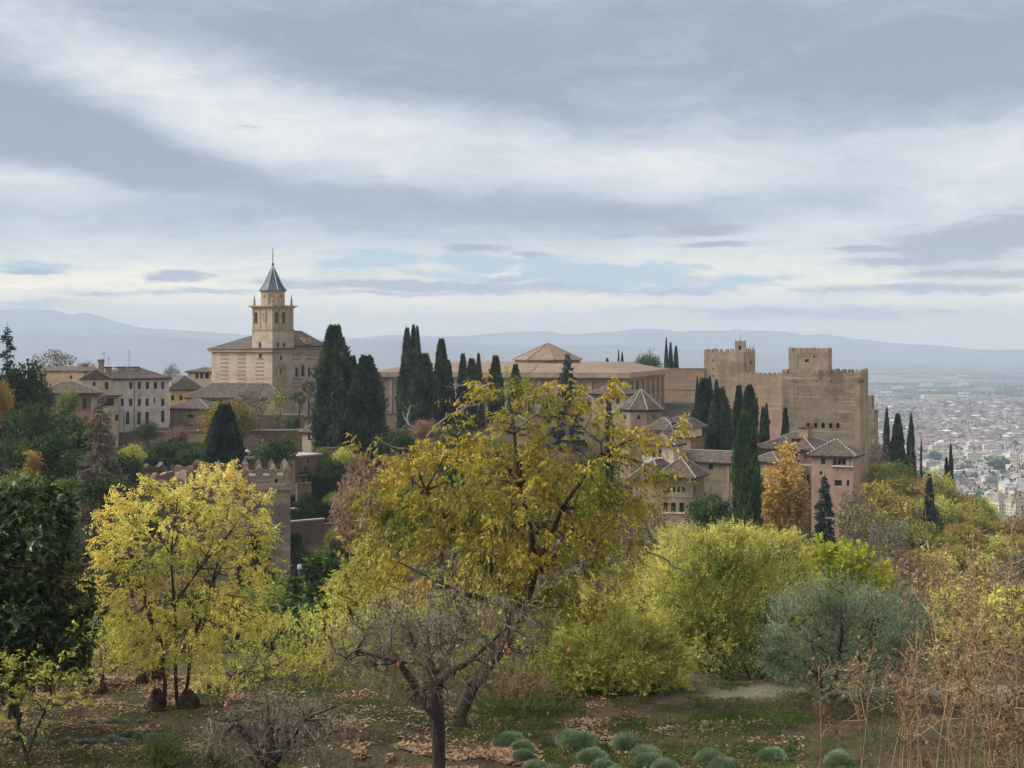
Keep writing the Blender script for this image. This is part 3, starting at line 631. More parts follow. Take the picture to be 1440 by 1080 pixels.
# ------------------------------------------------------------------ renaissance palace
def palace():
    h = House('stone_palace', 'long square stone palace with pilastered walls behind the dark cypresses', 'palace', (527, 344), (879, 331), 62, WZ(526, 331), -21)
    fb, rb_ = 15, 7; fo, ro = [], []
    for k in range(fb):
        x = h.W * (k + .5) / fb; fo += [dict(x=x, z=h.H - 4.2, w=1.3, h=1.3, round=True, d=.5), dict(x=x, z=h.H - 8.6, w=1.4, h=2.7, d=.5)]
    for k in range(rb_):
        y = 59 * (k + .5) / rb_; ro += [dict(x=y, z=h.H - 4.6, w=2.4, h=2.4, round=True, d=.6), dict(x=y, z=h.H - 9.4, w=2.8, h=3.2, d=.6)]
    h.walls('stone', fo, ro, bars=False, top=True)
    for k in range(fb + 1):
        x = min(max(h.W * k / fb, .4), h.W - .4); h.box('pilaster', 'church_stone', x - .38, x + .38, -.32, -.002, h.H - 10.2, h.H - 1.6)
    for k in range(rb_ + 1): y = .5 + 58.5 * k / rb_; h.box('pilaster', 'church_stone', h.W + .002, h.W + .6, y - .75, y + .75, h.H - 10.2, h.H - 1.6)
    for k in range(fb): 
        x = h.W * (k + .5) / fb; h.box('window_pediment', 'church_stone', x - 1.0, x + 1.0, -.25, -.002, h.H - 5.6, h.H - 5.2)
    for k in range(rb_):
        y = 59 * (k + .5) / rb_; h.box('window_pediment', 'church_stone', h.W + .002, h.W + .4, y - 2, y + 2, h.H - 6.0, h.H - 5.4)
    for nm, z0, z1, ov in (('string_course', h.H - 11.0, h.H - 10.25, .4), ('frieze', h.H - 1.55, h.H - .9, .34), ('cornice', h.H - .85, h.H + .1, 1.1)):
        o = ov; m = MB(); m.box(-o, h.W + o, -o, -.004, z0, z1).box(-o, h.W + o, h.D + .004, h.D + o, z0, z1).box(-o, -.004, -.004, h.D + .004, z0, z1).box(h.W + .004, h.W + o, -.004, h.D + .004, z0, z1)
        m.build(nm, M['stone' if nm != 'cornice' else 'church_stone'], h.root)
    o = 1.0; i = 9.0; z = h.H + .11; rg = lambda a, zz: [(-o + a, -o + a, zz), (h.W + o - a, -o + a, zz), (h.W + o - a, h.D + o - a, zz), (-o + a, h.D + o - a, zz)]
    MB().loft([rg(0, z), rg(0, z + .12), rg(i, z + 2.1)]).build('roof', M['tile_tan'], h.root)
    # octagonal chapel roof at the corner
    cx, cy = h.fx(769) - 3.2, 16.0; rw = 7.6; zb = z + .9; ze = h.H + 3.0
    MB().lathe([(rw, zb), (rw, ze - .2)], cx, cy, 8, R(22.5)).build('chapel_drum', M['stone'], h.root)
    ro = MB().lathe([(rw + .5, ze - .19), (rw + .5, ze), (.15, ze + 3.7)], cx, cy, 8, R(22.5)).build('chapel_roof', M['tile_tan'], h.root)
    c = MB()
    for k in range(8): a = R(22.5 + 45 * k); c.tube([(cx + (rw + .5) * math.cos(a), cy + (rw + .5) * math.sin(a), ze + .03), (cx, cy, ze + 3.75)], .13, 5)
    c.build('ridge_tiles', M['tile_tan'], ro)
palace()

# ------------------------------------------------------------------ citadel on the right
def fortress():
    h = House('fortress_wall', 'plain red rammed earth wall between the stone palace and the ruined tower', 'wall', (929.5, 408), (991, 403), 2.2, WZ(519, 405), -24)
    h.walls('earth_red', top=True); band(h, 'string_course', 'earth_pale', 0, h.W, 0, h.D, h.fz(960, 547), h.fz(960, 545.5), .12); h.box('coping', 'earth', -.1, h.W + .1, -.1, h.D + .1, h.H + .003, h.H + .25)
    h = House('ruined_tower', 'battered pale earth tower with worn uneven battlements', 'tower', (990, 403.5), (1046, 398.8), 10.2, WZ(497, 400), -25)
    h.walls('earth_pale', [h.fop(1003, 505, 509, 2.2), h.fop(1003, 517, 520, 2.0), h.fop(1003, 527, 530, 2)], [h.sop(1056, 508, 512, 2.5)], top=True, bars=False)
    h.merlons('earth_pale', 8, 6, w=.8, h=.62, t=.5, rnd=.35, seed=4, par=.35, skip=(3, 9, 12))
    band(h, 'string_course', 'brick_band', 0, h.W, 0, h.D, h.fz(1010, 541), h.fz(1010, 540), .04)
    m = MB(); b = Vector((h.W - 1.2, h.D - 1, h.H))
    for k in range(5): m.tube([b + Vector((.3 * k - .5, 0, 0)), b + Vector((.45 * k - .6, .2, 2.0 + .4 * math.sin(k * 2)))], .05, 5)
    m.build('scaffold_poles', M['iron'], h.root)
    h = House('watch_tower', 'slim bell tower with an open arch seen above the ruined tower', 'tower', (1033.5, 471), (1047.5, 470), 2.2, WZ(482.5, 470), -14)
    h.walls('ochre', [h.fop(1040.5, 485.5, 492, 4.2, arch=True, d=.7)], top=True, bars=False)  # dark pane in the open arch stands for its shade
    h.merlons('ochre', 4, 3, w=.38, h=.5, t=.35, par=.15)
    MB().tube([(h.W * .5, 1, h.H), (h.W * .5, 1, h.H + 2.6)], .05, 5).build('flagpole', M['iron'], h.root)
    h = House('fortress_wall', 'low red curtain wall joining the ruined tower to the great square tower', 'wall', (1047, 384), (1103, 376), 2.4, WZ(527, 380), -24)
    h.walls('earth_red', top=True); h.merlons('earth_red', 9, 2, w=.7, h=.25, t=.6, par=.15, sides='f', rnd=.3)
    # great square tower
    h = House('great_tower', 'massive square brown earth tower with five arched windows in a row', 'tower', (1099.5, 292), (1209.3, 287.4), 16, WZ(528.5, 290), -48)
    fo = [h.fop(p, 594.3, 602.6, 5.0, arch=True, d=.7) for p in (1136.5, 1147, 1157.4, 1167.8, 1178.4)] + [h.fop(1147.6, 534.5, 537.5, 2.6, d=.5), h.fop(1168.2, 534.5, 537.5, 2.6, d=.5)]
    ro = [h.sop(1215.2, 604, 616, 2.6, arch=True, d=.6), h.sop(1214.6, 640, 655, 2.0, arch=True, d=.6), h.sop(1218, 640, 654, 1.8, arch=True, d=.6)]
    h.walls('earth', fo, ro, top=True, frame='earth_pale', bars=False)
    sm = MB()
    for q in fo[:5]:
        sm.box(q['x'] - .5, q['x'] - .4, -.03, -.002, q['z'], q['z'] + q['h'] * .8).box(q['x'] + .4, q['x'] + .5, -.03, -.002, q['z'], q['z'] + q['h'] * .8)
    sm.build('window_jambs', M['earth_pale'], h.root)
    h.merlons('earth', 11, 12, w=.92, h=.62, t=.6, rnd=.25, seed=9, par=.4)
    h.box('bracket', 'eave', h.W - .2, h.W + .7, -.35, .5, h.H - 1.1, h.H - .8)
    h.box('side_facing', 'earth_pale', h.W - .9, h.W + .025, -.025, 15.9, 0, h.H - 1.6)  # paler slab over the whole right side and the front's right edge
    h.box('ledge', 'eave', h.W - 1.7, h.W - .95, -.5, -.03, h.fz(1205, 675), h.fz(1205, 672.5))
    h = House('tower_turret', 'small square battlemented turret standing on the great square tower', 'tower', (1109, 300), (1164.3, 297.6), 6.5, WZ(496.2, 299), -6.5)
    h.walls('earth_pale', [h.fop(1134.5, 505, 509.5, 6, d=.8), h.fop(1145, 500, 503, 2.6)], [], top=True, bars=False)
    h.merlons('earth_pale', 7, 6, w=.68, h=.55, t=.45, rnd=.2, seed=2, par=.3)
    h = House('bastion', 'stepped earth bastion half hidden behind the great square tower', 'tower', (1210, 331), (1229.5, 330), 7, WZ(585, 330), -34)
    h.walls('earth', [], [], top=True); h.merlons('earth', 3, 3, w=.6, h=.6, t=.5)
    block(h, 'upper_stage', 'earth', 0.4, .4, 1.9, 5, h.H + .5, h.H + 4.4)
    # palaces below
    h = House('terrace_wall', 'pink terrace wall with pale balustrade beside the great square tower', 'wall', (1056, 316), (1103, 313), 4, WZ(575, 314), -24)
    h.walls('pink', [h.fop(1082, 590, 597, 3.5, arch=True)], top=True)
    m = MB(); n = 14
    for k in range(n): x = h.W * (k + .5) / n; m.box(x - .12, x + .12, .05, .3, h.H + .003, h.H + .8)
    m.build('balusters', M['cream'], h.root); h.box('handrail', 'cream', 0, h.W, 0, .36, h.H + .803, h.H + 1.0)
    h = House('palace_hall', 'brown-roofed hall with a chimney below the great square tower', 'building', (1063, 258), (1144, 252), 9.5, WZ(631.5, 255), -30)
    h.walls('dark_brick', [h.fop(1120, 638, 644, 4, arch=True), h.fop(1133, 638, 644, 4, arch=True)], top=False); h.eave(); h.hip('tile', 2.5)
    x = h.fx(1118); h.box('chimney', 'ochre', x - .8, x + .8, 3.2, 4.6, h.H + .6, h.H + 3.4); h.box('chimney_cap', 'tile', x - 1, x + 1, 3.0, 4.8, h.H + 3.403, h.H + 3.6)
    x = h.fx(1112); h.box('skylight', 'glass', x - .6, x + .6, 1.6, 2.6, h.H + 1.0, h.H + 1.7)
    h = House('tiled_annexe', 'small grey-tiled annexe right of the tall dark cypress', 'building', (1058, 243), (1093, 240), 5.5, WZ(649.5, 241), -32)
    h.walls('ochre', [h.fop(1085, 664, 670, 4)]); h.eave(); h.hip('tile', 1.3)
    h = House('gallery_wing', 'long low wing with a tiled roof and two small dark windows', 'building', (944, 238.5), (1034, 233), 5.5, WZ(649.5, 236), -30)
    h.walls('ochre', [h.fop(966.3, 649.5, 657, 6.0, pane='wood'), h.fop(999.4, 651.5, 660, 6.4, pane='wood')]); h.eave(); h.hip('tile', 1.5, end=.4)
    h.box('string_course', 'earth', -.04, h.W + .04, -.05, -.002, h.fz(990, 676), h.fz(990, 674.8)); h.box('buttress', 'church_stone', h.fx(1023.5), h.fx(1025.5), -.14, -.002, 0, h.H - .25)
    h = House('lattice_tower', 'small tower with a row of five arched lattice windows under a hipped roof', 'tower', (928, 217), (974, 215.2), 6, WZ(671.5, 216), -38)
    h.walls('ochre', [h.fop(p, 684, 692, 4.2, arch=True) for p in (934.5, 941, 947.7, 954.4, 961)] + [h.fop(p, 707, 720, 7, d=.5) for p in (936, 946.8, 958.6)], [h.sop(977.3, 684, 692, 2.0, arch=True)])
    h.eave(); h.hip('tile', 2.6, ov=.65)
    h.box('window_ledge', 'pale_wood', h.fx(931), h.fx(963.5), -.14, -.002, h.fz(947, 722), h.fz(947, 720.6)); h.box('string_course', 'earth', -.05, h.W + .05, -.06, -.002, h.fz(947, 700), h.fz(947, 698.6))
    h = House('side_wing', 'plain wing with a pale-ridged roof left of the lattice-windowed tower', 'building', (890, 223), (927.5, 220.5), 7, WZ(674, 222), -38)
    h.walls('ochre', [h.fop(901, 700, 708, 5)]); h.eave(); h.hip('tile', 2.6, ov=.6)
    h = House('white_lodge', 'whitewashed lodge with two dark windows behind the walnut branches', 'building', (903, 236), (947, 234), 5, WZ(626, 235), -30)
    h.walls('white', [h.fop(919.5, 633, 643, 4.6), h.fop(928, 632, 643, 5)]); h.eave(); h.hip('tile', 1.3)
    h = House('red_house', 'small house with red lower wall and white upper room with two arched windows', 'house', (938, 252), (971.5, 250), 6, WZ(614.8, 251), -30)
    h.walls('earth_red', [h.fop(948, 622, 627, 3)]); h.eave(h.H - .1, .3)
    x = h.fx(949.5); zz = h.H + .06
    block(h, 'upper_wall', 'white', x, .05, h.W - x - .05, 5, zz, h.fz(960, 602.2), [dict(x=h.fx(p) - x, z=h.fz(p, 611.5) - zz, w=.42, h=.85, arch=True) for p in (954.6, 962.4)], top=False)
    h.hip('tile', 1.3, ov=.4, x0=x - .5, z=h.fz(960, 602.2) - .05, name='upper_roof'); h.hip('tile', 2.1, ov=.2, x0=-1.2, x1=x - .02, z=h.H + .06, name='lower_roof')
    h = House('tiled_hall', 'tile-roofed hall partly behind the white-walled house and cypresses', 'building', (905, 262), (952, 260), 8, WZ(606, 261), -28)
    h.walls('ochre', [h.fop(920, 612, 618, 4)]); h.eave(); h.hip('tile', 2.0)
    h = House('long_roof', 'low brown roof on the slope right of the polygonal tower', 'building', (930, 290), (976, 287), 7, WZ(598, 288), -28)
    h.walls('ochre'); h.eave(); h.hip('tile', 1.5, end=.3)
    # polygonal tower with a pointed roof
    Y0 = 272; cx = WX(901.5, Y0 + 4); t = thing('polygonal_tower', 'pale eight-sided tower under a pointed tiled roof with light ridges', 'tower', (cx, Y0 + 4, -26))
    ze, za = WZ(577, Y0) + 26, WZ(547.3, Y0 + 4) + 26; r = 3.9; k = R(11)
    MB().lathe([(r, 0), (r, ze - .25)], 0, 0, 8, k).build('wall', M['ochre'], t); MB().lathe([(r + .2, ze - .245), (r + .45, ze - .02)], 0, 0, 8, k).build('eave', M['eave'], t)
    rf = MB().lathe([(r + .5, ze), (r + .5, ze + .1), (.08, za)], 0, 0, 8, k).build('roof', M['tile'], t); c = MB()
    for j in range(8): a = k + R(45 * j); c.tube([((r + .5) * math.cos(a), (r + .5) * math.sin(a), ze + .12), (0, 0, za + .05)], .085, 5)
    c.build('ridge_tiles', M['ridge'], rf)
    for j in range(8):
        a = k + R(45 * j + 22.5); c, s_ = math.cos(a), math.sin(a); rr = r * math.cos(R(22.5)); o = Vector((c * rr, s_ * rr, ze - 1.6)); u = Vector((-s_, c, 0)); nn = Vector((c, s_, 0)) * .03
        pts = [o - u * .3, o + u * .3, o + u * .3 + Vector((0, 0, .75)), o - u * .3 + Vector((0, 0, .75))]; MB().loft([[p + nn * .1 for p in pts], [p + nn for p in pts]]).build('window', M['glass'], t)
    h = House('porch_house', 'tile-roofed house with an open pillared porch below the palace corner', 'house', (832, 294), (876, 291), 7, WZ(554.5, 292), -22)
    x = h.W
    h.walls('cream', [dict(x=h.fx(p), z=h.fz(p, 568), w=.7, h=1.4, d=1.2) for p in (846, 854, 862, 869)], frame='pale_wood'); h.eave(); h.hip('tile', 1.9, ov=.6)  # porch gaps backed by dark panes in place of real shade
    for px0, px1, Y, py, hh, mt, lb in ((800, 838, 300, 566, 1.8, 'cream', 'low cream house glimpsed left of the porch house through walnut twigs'), (756, 800, 288, 584, 1.6, 'ochre', 'ochre hall roof glimpsed behind the middle of the walnut crown'), (690, 752, 280, 600, 1.8, 'ochre', 'ochre range behind the upper left of the walnut crown')):
        h = House('old_house', lb, 'house', (px0, Y), (px1, Y - 1), 7, WZ(py, Y), -24); h.walls(mt, [h.fop((px0 + px1) / 2 - 6, py + 4, py + 11, 5), h.fop((px0 + px1) / 2 + 8, py + 4, py + 11, 5)]); h.eave(); h.hip('tile', hh)
    # pink lookout tower
    h = House('lookout_tower', 'tall pink tower with an open columned gallery and dotted pale ridges', 'tower', (1141, 226), (1200, 223.6), 6, WZ(641.3, 225), -42)
    fo = [h.fop(1157.4, 644.5, 653.5, 7.2, pane='wood'), h.fop(1178.8, 675, 684, 11), h.fop(1192.4, 675, 684, 3.8), h.fop(1154.5, 662.5, 668, 4)] + [h.fop(p, 645, 653.8, 5.2, d=1.2, arch=True) for p in (1174, 1180.2, 1186.4)]  # gallery arches are open; their dark panes stand for the shaded inside
    h.walls('pink', fo, [], frame='pale_wood', bars=False)
    h.eave(ov=.5); rf = h.hip('tile', 2.1, ov=.62, caps=False)
    c = MB()
    for a, b in (((-.62, -.62), (3.0, 3.0)), ((h.W + .62, -.62), (h.W - 3.0, 3.0))):
        for k in range(9):
            f = (k + .2) / 9; p0 = Vector((a[0] + (b[0] - a[0]) * f, a[1] + (b[1] - a[1]) * f, h.H + .2 + 2.1 * f)); p1 = p0 + Vector(((b[0] - a[0]) * .06, (b[1] - a[1]) * .06, .13)); c.tube([p0, p1], .15, 5)
    for k in range(6): x = 3.1 + (h.W - 6.2) * k / 6; c.tube([(x, 3, h.H + 2.26), (x + .25, 3, h.H + 2.26)], .15, 5)
    c.build('ridge_tiles', M['ridge'], rf)
    h.box('balcony_rail', 'pale_wood', h.fx(1170), h.fx(1200), -.35, -.002, h.fz(1185, 656.4), h.fz(1185, 654.8)); h.box('gallery_post', 'pale_wood', h.fx(1192), h.fx(1193.2), -.2, -.002, h.fz(1192, 654.7), h.fz(1192, 643)); h.box('gallery_post', 'pale_wood', h.fx(1198.4), h.fx(1199.6), -.2, -.002, h.fz(1198, 654.7), h.fz(1198, 643))
    h = House('earth_buttress', 'dark earth buttress wall between the golden poplar and pink tower', 'wall', (1122, 246), (1143, 245), 4, WZ(655, 245), -40)
    h.walls('dark_brick', [h.fop(1136, 668, 690, 4, d=.8)], top=True)
fortress()

# ------------------------------------------------------------------ left quarter
def left_quarter():
    h = House('white_house', 'three-storey whitewashed house with rows of brown shuttered windows', 'house', (157, 304), (238, 312.5), 9.5, WZ(532.6, 308), -20)
    fo = [h.fop(p, 537, 547, 4.6, pane='wood', d=.2) for p in (184, 196, 207.5, 218.8, 229)]
    fo += [h.fop(p, 560.5, 571, 4.6, pane='wood', d=.2) for p in (172, 184, 196, 207, 229)] + [h.fop(217.4, 559, 567, 2.4, pane='wood', d=.2)]
    fo += [h.fop(p, 579.5, 597, 5, pane='wood', d=.2) for p in (179.5, 195.5, 207)] + [h.fop(229, 577.5, 594, 5, pane='wood', d=.2), h.fop(164, 582, 592, 5, pane='wood', d=.2)]
    h.walls('white', fo, frame='wood'); h.eave(mat='eave', ov=.4); h.hip('tile', 2.3, ov=.5, caps=False)
    for px in (163, 181, 201):
        x = h.fx(px); block(h, 'dormer', 'cream', x - .7, 3.0, 1.4, 1.2, h.H + .9, h.H + 2.2, top=False); h.box('dormer_roof', 'tile', x - .9, x + .9, 2.8, 4.4, h.H + 2.203, h.H + 2.4)
    for px, py in ((156, 500), (166, 507), (195, 498)):
        x = max(h.fx(px), .4); m = MB(); z = h.fz(max(px, 158), py) + .8; m.tube([(x, 4, h.H + 1.4), (x, 4, z)], .035, 5)
        for k in range(3): m.tube([(x - .5 + .1 * k, 4, z - .15 - .22 * k), (x + .5 - .1 * k, 4, z - .15 - .22 * k)], .02, 4)
        m.build('aerial', M['iron'], h.root)
    h.box('drainpipe', 'iron', h.fx(188.3), h.fx(188.8), -.1, -.002, .5, h.H - .3)
    h.box('balcony', 'paving', h.fx(158), h.fx(169), -1.4, -.01, h.fz(164, 577.5), h.fz(164, 576)); h.box('balcony_rail', 'lead', h.fx(158), h.fx(169), -1.4, -1.34, h.fz(164, 575.9), h.fz(164, 571))
    m = MB()
    for k in range(2): x = h.fx(170) + k * .001; m.tube([(x - k * 1.8, -1.3, 0), (x - k * 1.8, -1.3, h.fz(164, 577.6))], .07, 6)
    m.build('balcony_posts', M['iron'], h.root)
    h = House('gabled_house', 'brownish gable-fronted house with a chimney joined to the white house', 'house', (113, 303), (157.2, 303.6), 12, WZ(534, 303), -20)
    h.walls('cream', [h.fop(132.5, 537, 543, 4.2, pane='wood'), h.fop(150, 537, 547.5, 5.4, pane='wood')])
    g = MB(); e = h.fz(136, 520.5); g.loft([[(-.0, .0, h.H + .002), (h.W, .0, h.H + .002), (h.W * .52, 0, e)], [(0, .35, h.H + .002), (h.W, .35, h.H + .002), (h.W * .52, .35, e)]]); g.build('gable', M['cream'], h.root)
    h.hip('tile', e - h.H + .1, ov=.25, along='y', end=0.0, y0=-.15, caps=True)
    x = h.fx(140.8); h.box('chimney', 'ochre', x - .45, x + .45, .6, 1.6, h.H + .2, h.fz(140, 508.5)); MB().box(x - .65, x + .65, .4, 1.8, h.fz(140, 508.45), h.fz(140, 507)).box(x - .5, x + .5, .55, 1.65, h.fz(140, 506.95), h.fz(140, 505.4)).build('chimney_pot', M['dark_brick'], h.root)
    h = House('porch', 'flat-roofed dark open porch in front of the gabled house', 'porch', (128, 292), (166, 293), 5, WZ(557.5, 292), -20)
    h.walls('cream', [h.fop(148, 560, 571, 24, d=1.6), h.fop(164, 583, 592, 4)], [], frame='wood'); h.box('roof', 'eave', -.5, h.W + .6, -.6, h.D + .2, h.H + .003, h.H + .22)  # wide dark pane stands for the shade inside the open porch
    h = House('low_house', 'low house with a broad weathered brown roof among garden trees', 'house', (58, 290), (140.5, 294), 8.5, WZ(553, 293), -21)
    h.walls('ochre', [h.fop(66.5, 557, 573, 6, d=.8), h.fop(119, 560, 575, 6, pane='wood'), h.fop(87, 578, 583, 5)]); h.eave(ov=.6); h.hip('tile', 2.0, ov=.7)
    h.box('awning', 'paving', h.fx(59), h.fx(77), -2.2, -.5, h.fz(66, 552), h.fz(66, 550.6))
    h = House('ochre_house', 'flat-topped ochre rubble house on the skyline among bare trees', 'house', (38, 331), (118.5, 323), 10, WZ(522, 327), -19)
    h.walls('ochre', [h.fop(48, 524, 530, 4), h.fop(100, 528, 533, 3)]); h.hip('tile', .9, ov=.25, end=.8, caps=False); h.box('chimney', 'dark_brick', h.fx(90), h.fx(98), 4, 5.5, h.H + .3, h.H + 1.5)
    h = House('yellow_house', 'small yellow house with a tiled roof right of the white house', 'house', (238.5, 336), (285, 339), 8, WZ(548, 336), -19)
    h.walls('yellow', [h.fop(243, 556, 563, 4.6), h.fop(254.5, 556, 563, 4.6)]); h.eave(); h.hip('tile', 2.9, ov=.5, end=.5)
    block(h, 'gable_wall', 'pink', h.fx(242), .9, h.fx(259) - h.fx(242), 2.2, h.H + .5, h.H + 1.6); 
    h = House('pale_turret', 'small pale square lookout with three windows beside the church', 'house', (264, 356), (298, 354), 6, WZ(523, 355), -19)
    h.walls('cream', [h.fop(277, 525, 532.5, 4), h.fop(283.5, 525, 532.5, 4), h.fop(291, 525, 532.5, 5.6)]); h.eave(); h.hip('tile', .9, ov=.45)
    h = House('brown_cottage', 'low cottage under a brown hipped roof below the yellow house', 'house', (238.6, 319), (293, 317), 7.5, WZ(575, 318), -20)
    h.walls('ochre', [h.fop(268, 583, 588, 9, d=.6)]); h.eave(); h.hip('tile', 1.8, ov=.5)
    h = House('long_low_house', 'long low whitewashed house with a brown roof under the church wall', 'house', (262, 325), (398, 322), 8.5, WZ(560, 323), -20)
    h.walls('church', [h.fop(301.5, 558.5 + 3, 568, 3), h.fop(311.3, 562, 567.5, 4.4), h.fop(322, 563, 568, 3.2), h.fop(377.5, 563, 569, 3.2), h.fop(350, 566, 572, 3)]); h.eave(); h.hip('tile', 2.9, ov=.5)
    h = House('small_lodge', 'tiny tiled lodge with a pale corner beside the tall cypresses', 'house', (425, 262), (438.5, 261), 3.5, WZ(608, 262), -22)
    h.walls('cream', [h.fop(434.5, 611, 619, 3)]); h.eave(ov=.3); h.hip('tile', 1.1, ov=.4)
    h = House('flat_block', 'low flat-roofed brick block with a pale coping behind the crenellated tower', 'building', (336, 224), (376, 225), 6, WZ(646, 224), -24)
    h.walls('dark_brick'); h.box('coping', 'paving', -.2, h.W + .2, -.2, h.D + .2, h.H + .003, h.H + .35); MB().lathe([(.55, h.H + .353), (.55, h.H + .9), (.1, h.H + 1.3)], h.fx(349), 2, 10).build('roof_vent', M['white'], h.root)
    h = House('brick_block', 'square brick block with an arched door behind the group of people', 'building', (415, 214), (451.5, 219), 6.5, WZ(642, 216), -25)
    h.walls('dark_brick', [h.fop(429.6, 654, 668, 4.2, arch=True, d=.8), h.fop(433, 646, 651, 2, d=.2)], bars=False); h.box('coping', 'paving', -.25, h.W + .25, -.25, h.D + .25, h.H + .003, h.H + .25)
    def wall(lb, A, B, top, bot, mt, cope=None, D=.8, name='retaining_wall'):
        h = House(name, lb, 'wall', A, B, D, WZ(top, (A[1] + B[1]) / 2), bot); h.walls(mt, top=True)
        if cope: h.box('coping', cope, -.1, h.W + .1, -.1, D + .1, h.H + .003, h.H + .2)
        return h
    wall('dark brown retaining wall right under the white house', (158, 296), (330, 306), 606.5, -24, 'dark_brick')
    wall('earth retaining wall below the long low house', (336, 288), (428, 290), 584, -24, 'soil', 'paving')
    wall('lower earth terrace wall with pale coping below the palms', (333, 264), (424, 267), 606, -25, 'soil', 'paving')
    wall('brown terrace wall at the foot of the tall cypresses', (440, 232), (560, 240), 628, -26, 'dark_brick')
    wall('stone path kerb wall slanting along the hedge garden', (413, 199.5), (484, 213), 711, -28, 'soil', 'paving', 1.2)
    wall('tall brown garden wall between crenellated tower and conifers', (404, 196), (488, 204), 738, -36, 'dark_brick', None, 1.0)
    wall('low pale ledge wall on top of the brown garden wall', (408, 194.6), (456, 198), 733, -26, 'soil', 'paving', .5)
    wall('short wall in front of the group of people', (418, 204.5), (438, 205.5), 679, -25, 'dark_brick', None, .6)
    # excavated ruins: knee-high walls
    k = 0
    for (A, B, top) in (((196, 209), (246, 214), 667), ((206, 203), (238, 199), 676), ((240, 214), (272, 212), 656), ((246, 210), (262, 204), 664), ((262, 216), (300, 215), 650), ((214, 198), (300, 201), 684), ((250, 204), (298, 205), 672), ((222, 193), (296, 195), 694), ((200, 214), (230, 218), 654), ((276, 209), (299, 208), 662)):
        D = .7; n = 10; a = Vector((WX(*A), A[1], 0)); b = Vector((WX(*B), B[1], 0)); z1 = WZ(top, (A[1] + B[1]) / 2)
        rg = random.Random(k); ux = (b - a).normalized(); uy = Vector((-ux.y, ux.x, 0)); W = (b - a).length; rings = []
        for j in range(n + 1):
            p = ux * (W * j / n); zz = 1 if j == n else (rg.uniform(-.35, .25) - (.5 if rg.random() < .2 else 0)); z0 = -4
            rings.append([p + Vector((0, 0, z0)), p + uy * D + Vector((0, 0, z0)), p + uy * D + Vector((0, 0, min(zz, .3))), p + Vector((0, 0, min(zz, .3)))])
        o = MB().loft(rings).build('ruined_wall', M['soil' if k % 3 else 'earth_pale']); o.location = (a.x, a.y, z1)
        tag(o, 'knee-high broken wall among the excavated foundations', 'wall', 'excavated ruins'); k += 1
    # crenellated wall tower
    h = House('crenellated_tower', 'tall slim earth tower with pointed merlons behind the yellow tree', 'tower', (301, 182), (408.4, 183.6), 8.5, WZ(672.5, 183), -40)
    h.walls('earth', [h.fop(388.5, 673.5, 679, 4.2, d=.6)], top=True, bars=False)
    h.merlons('earth', 6, 5, w=.85, h=.7, t=.7, cap=.7, par=.3, seed=3, rnd=.15)
    h.box('ledge', 'brick_band', -.12, h.W + .12, -.14, h.D + .12, h.fz(388, 689.5), h.fz(388, 687.8))
left_quarter()
# ------------------------------------------------------------------ plants
def rvec(rg, n): return unit(rg.normal(size=(n, 3)))
def leaf_mesh(name, C, D, Ln, Wd, mat, rg, flat=None, tone=None):
    """rhombic leaves at C pointing along D; flat = bias of the leaf normal to straight up"""
    n = len(C); D = unit(D); s = unit(np.cross(D, rvec(rg, n)))
    if flat is not None:
        up = np.array([0, 0, 1.0]); s2 = unit(np.cross(D, up + 1e-3)); s = unit(s * (1 - flat) + s2 * flat * np.sign(rg.rand(n, 1) - .5))
    Ln = np.broadcast_to(Ln, (n,))[:, None]; Wd = np.broadcast_to(Wd, (n,))[:, None]; nn = np.cross(D, s)
    V = np.stack([C, C + D * Ln * .45 + s * Wd * .5 + nn * Ln * .05, C + D * Ln - nn * Ln * .06, C + D * Ln * .45 - s * Wd * .5 + nn * Ln * .05], 1).reshape(-1, 3)
    me = np_mesh(name, V, np.arange(4 * n).reshape(n, 4), mat)
    if tone is None: tone = np.clip(.5 + 1.6 * fbm(C[:, 0] * 1.1 + C[:, 2] * .7, C[:, 1] * 1.1 - C[:, 2] * .9, 3), 0, 1)
    me.attributes.new('tone', 'FLOAT', 'POINT').data.foreach_set('value', np.repeat(tone, 4).astype(np.float32)); return me
def tubes_mesh(name, P0, P1, R0, R1, mat, k=5):
    P0, P1 = np.asarray(P0, float), np.asarray(P1, float); n = len(P0); d = unit(P1 - P0)
    ref = np.where(np.abs(d[:, 2:3]) > .9, np.array([[1.0, 0, 0]]), np.array([[0, 0, 1.0]])); a = unit(np.cross(d, ref)); b = np.cross(d, a)
    th = 2 * np.pi * np.arange(k) / k; ring = a[:, None] * np.cos(th)[None, :, None] + b[:, None] * np.sin(th)[None, :, None]
    V = np.concatenate([P0[:, None] + ring * np.asarray(R0)[:, None, None], P1[:, None] + ring * np.asarray(R1)[:, None, None]], 1).reshape(-1, 3)
    j = np.arange(k); q = np.stack([j, (j + 1) % k, (j + 1) % k + k, j + k], -1); Q = (np.arange(n)[:, None, None] * 2 * k + q[None]).reshape(-1, 4)
    return np_mesh(name, V, Q, mat, True)
def in_lobes(lobes, n, rg, shell=.0):
    """points through the union of ellipsoids (cx,cy,cz,rx,ry,rz); shell pushes them outward"""
    L_ = np.array(lobes, float); vol = L_[:, 3] * L_[:, 4] * L_[:, 5]; k = rg.choice(len(L_), n, p=vol / vol.sum())
    r = rg.rand(n) ** (1 / 3); r = r * (1 - shell) + shell * (0.75 + .25 * rg.rand(n))
    return L_[k, :3] + rvec(rg, n) * r[:, None] * L_[k, 3:]
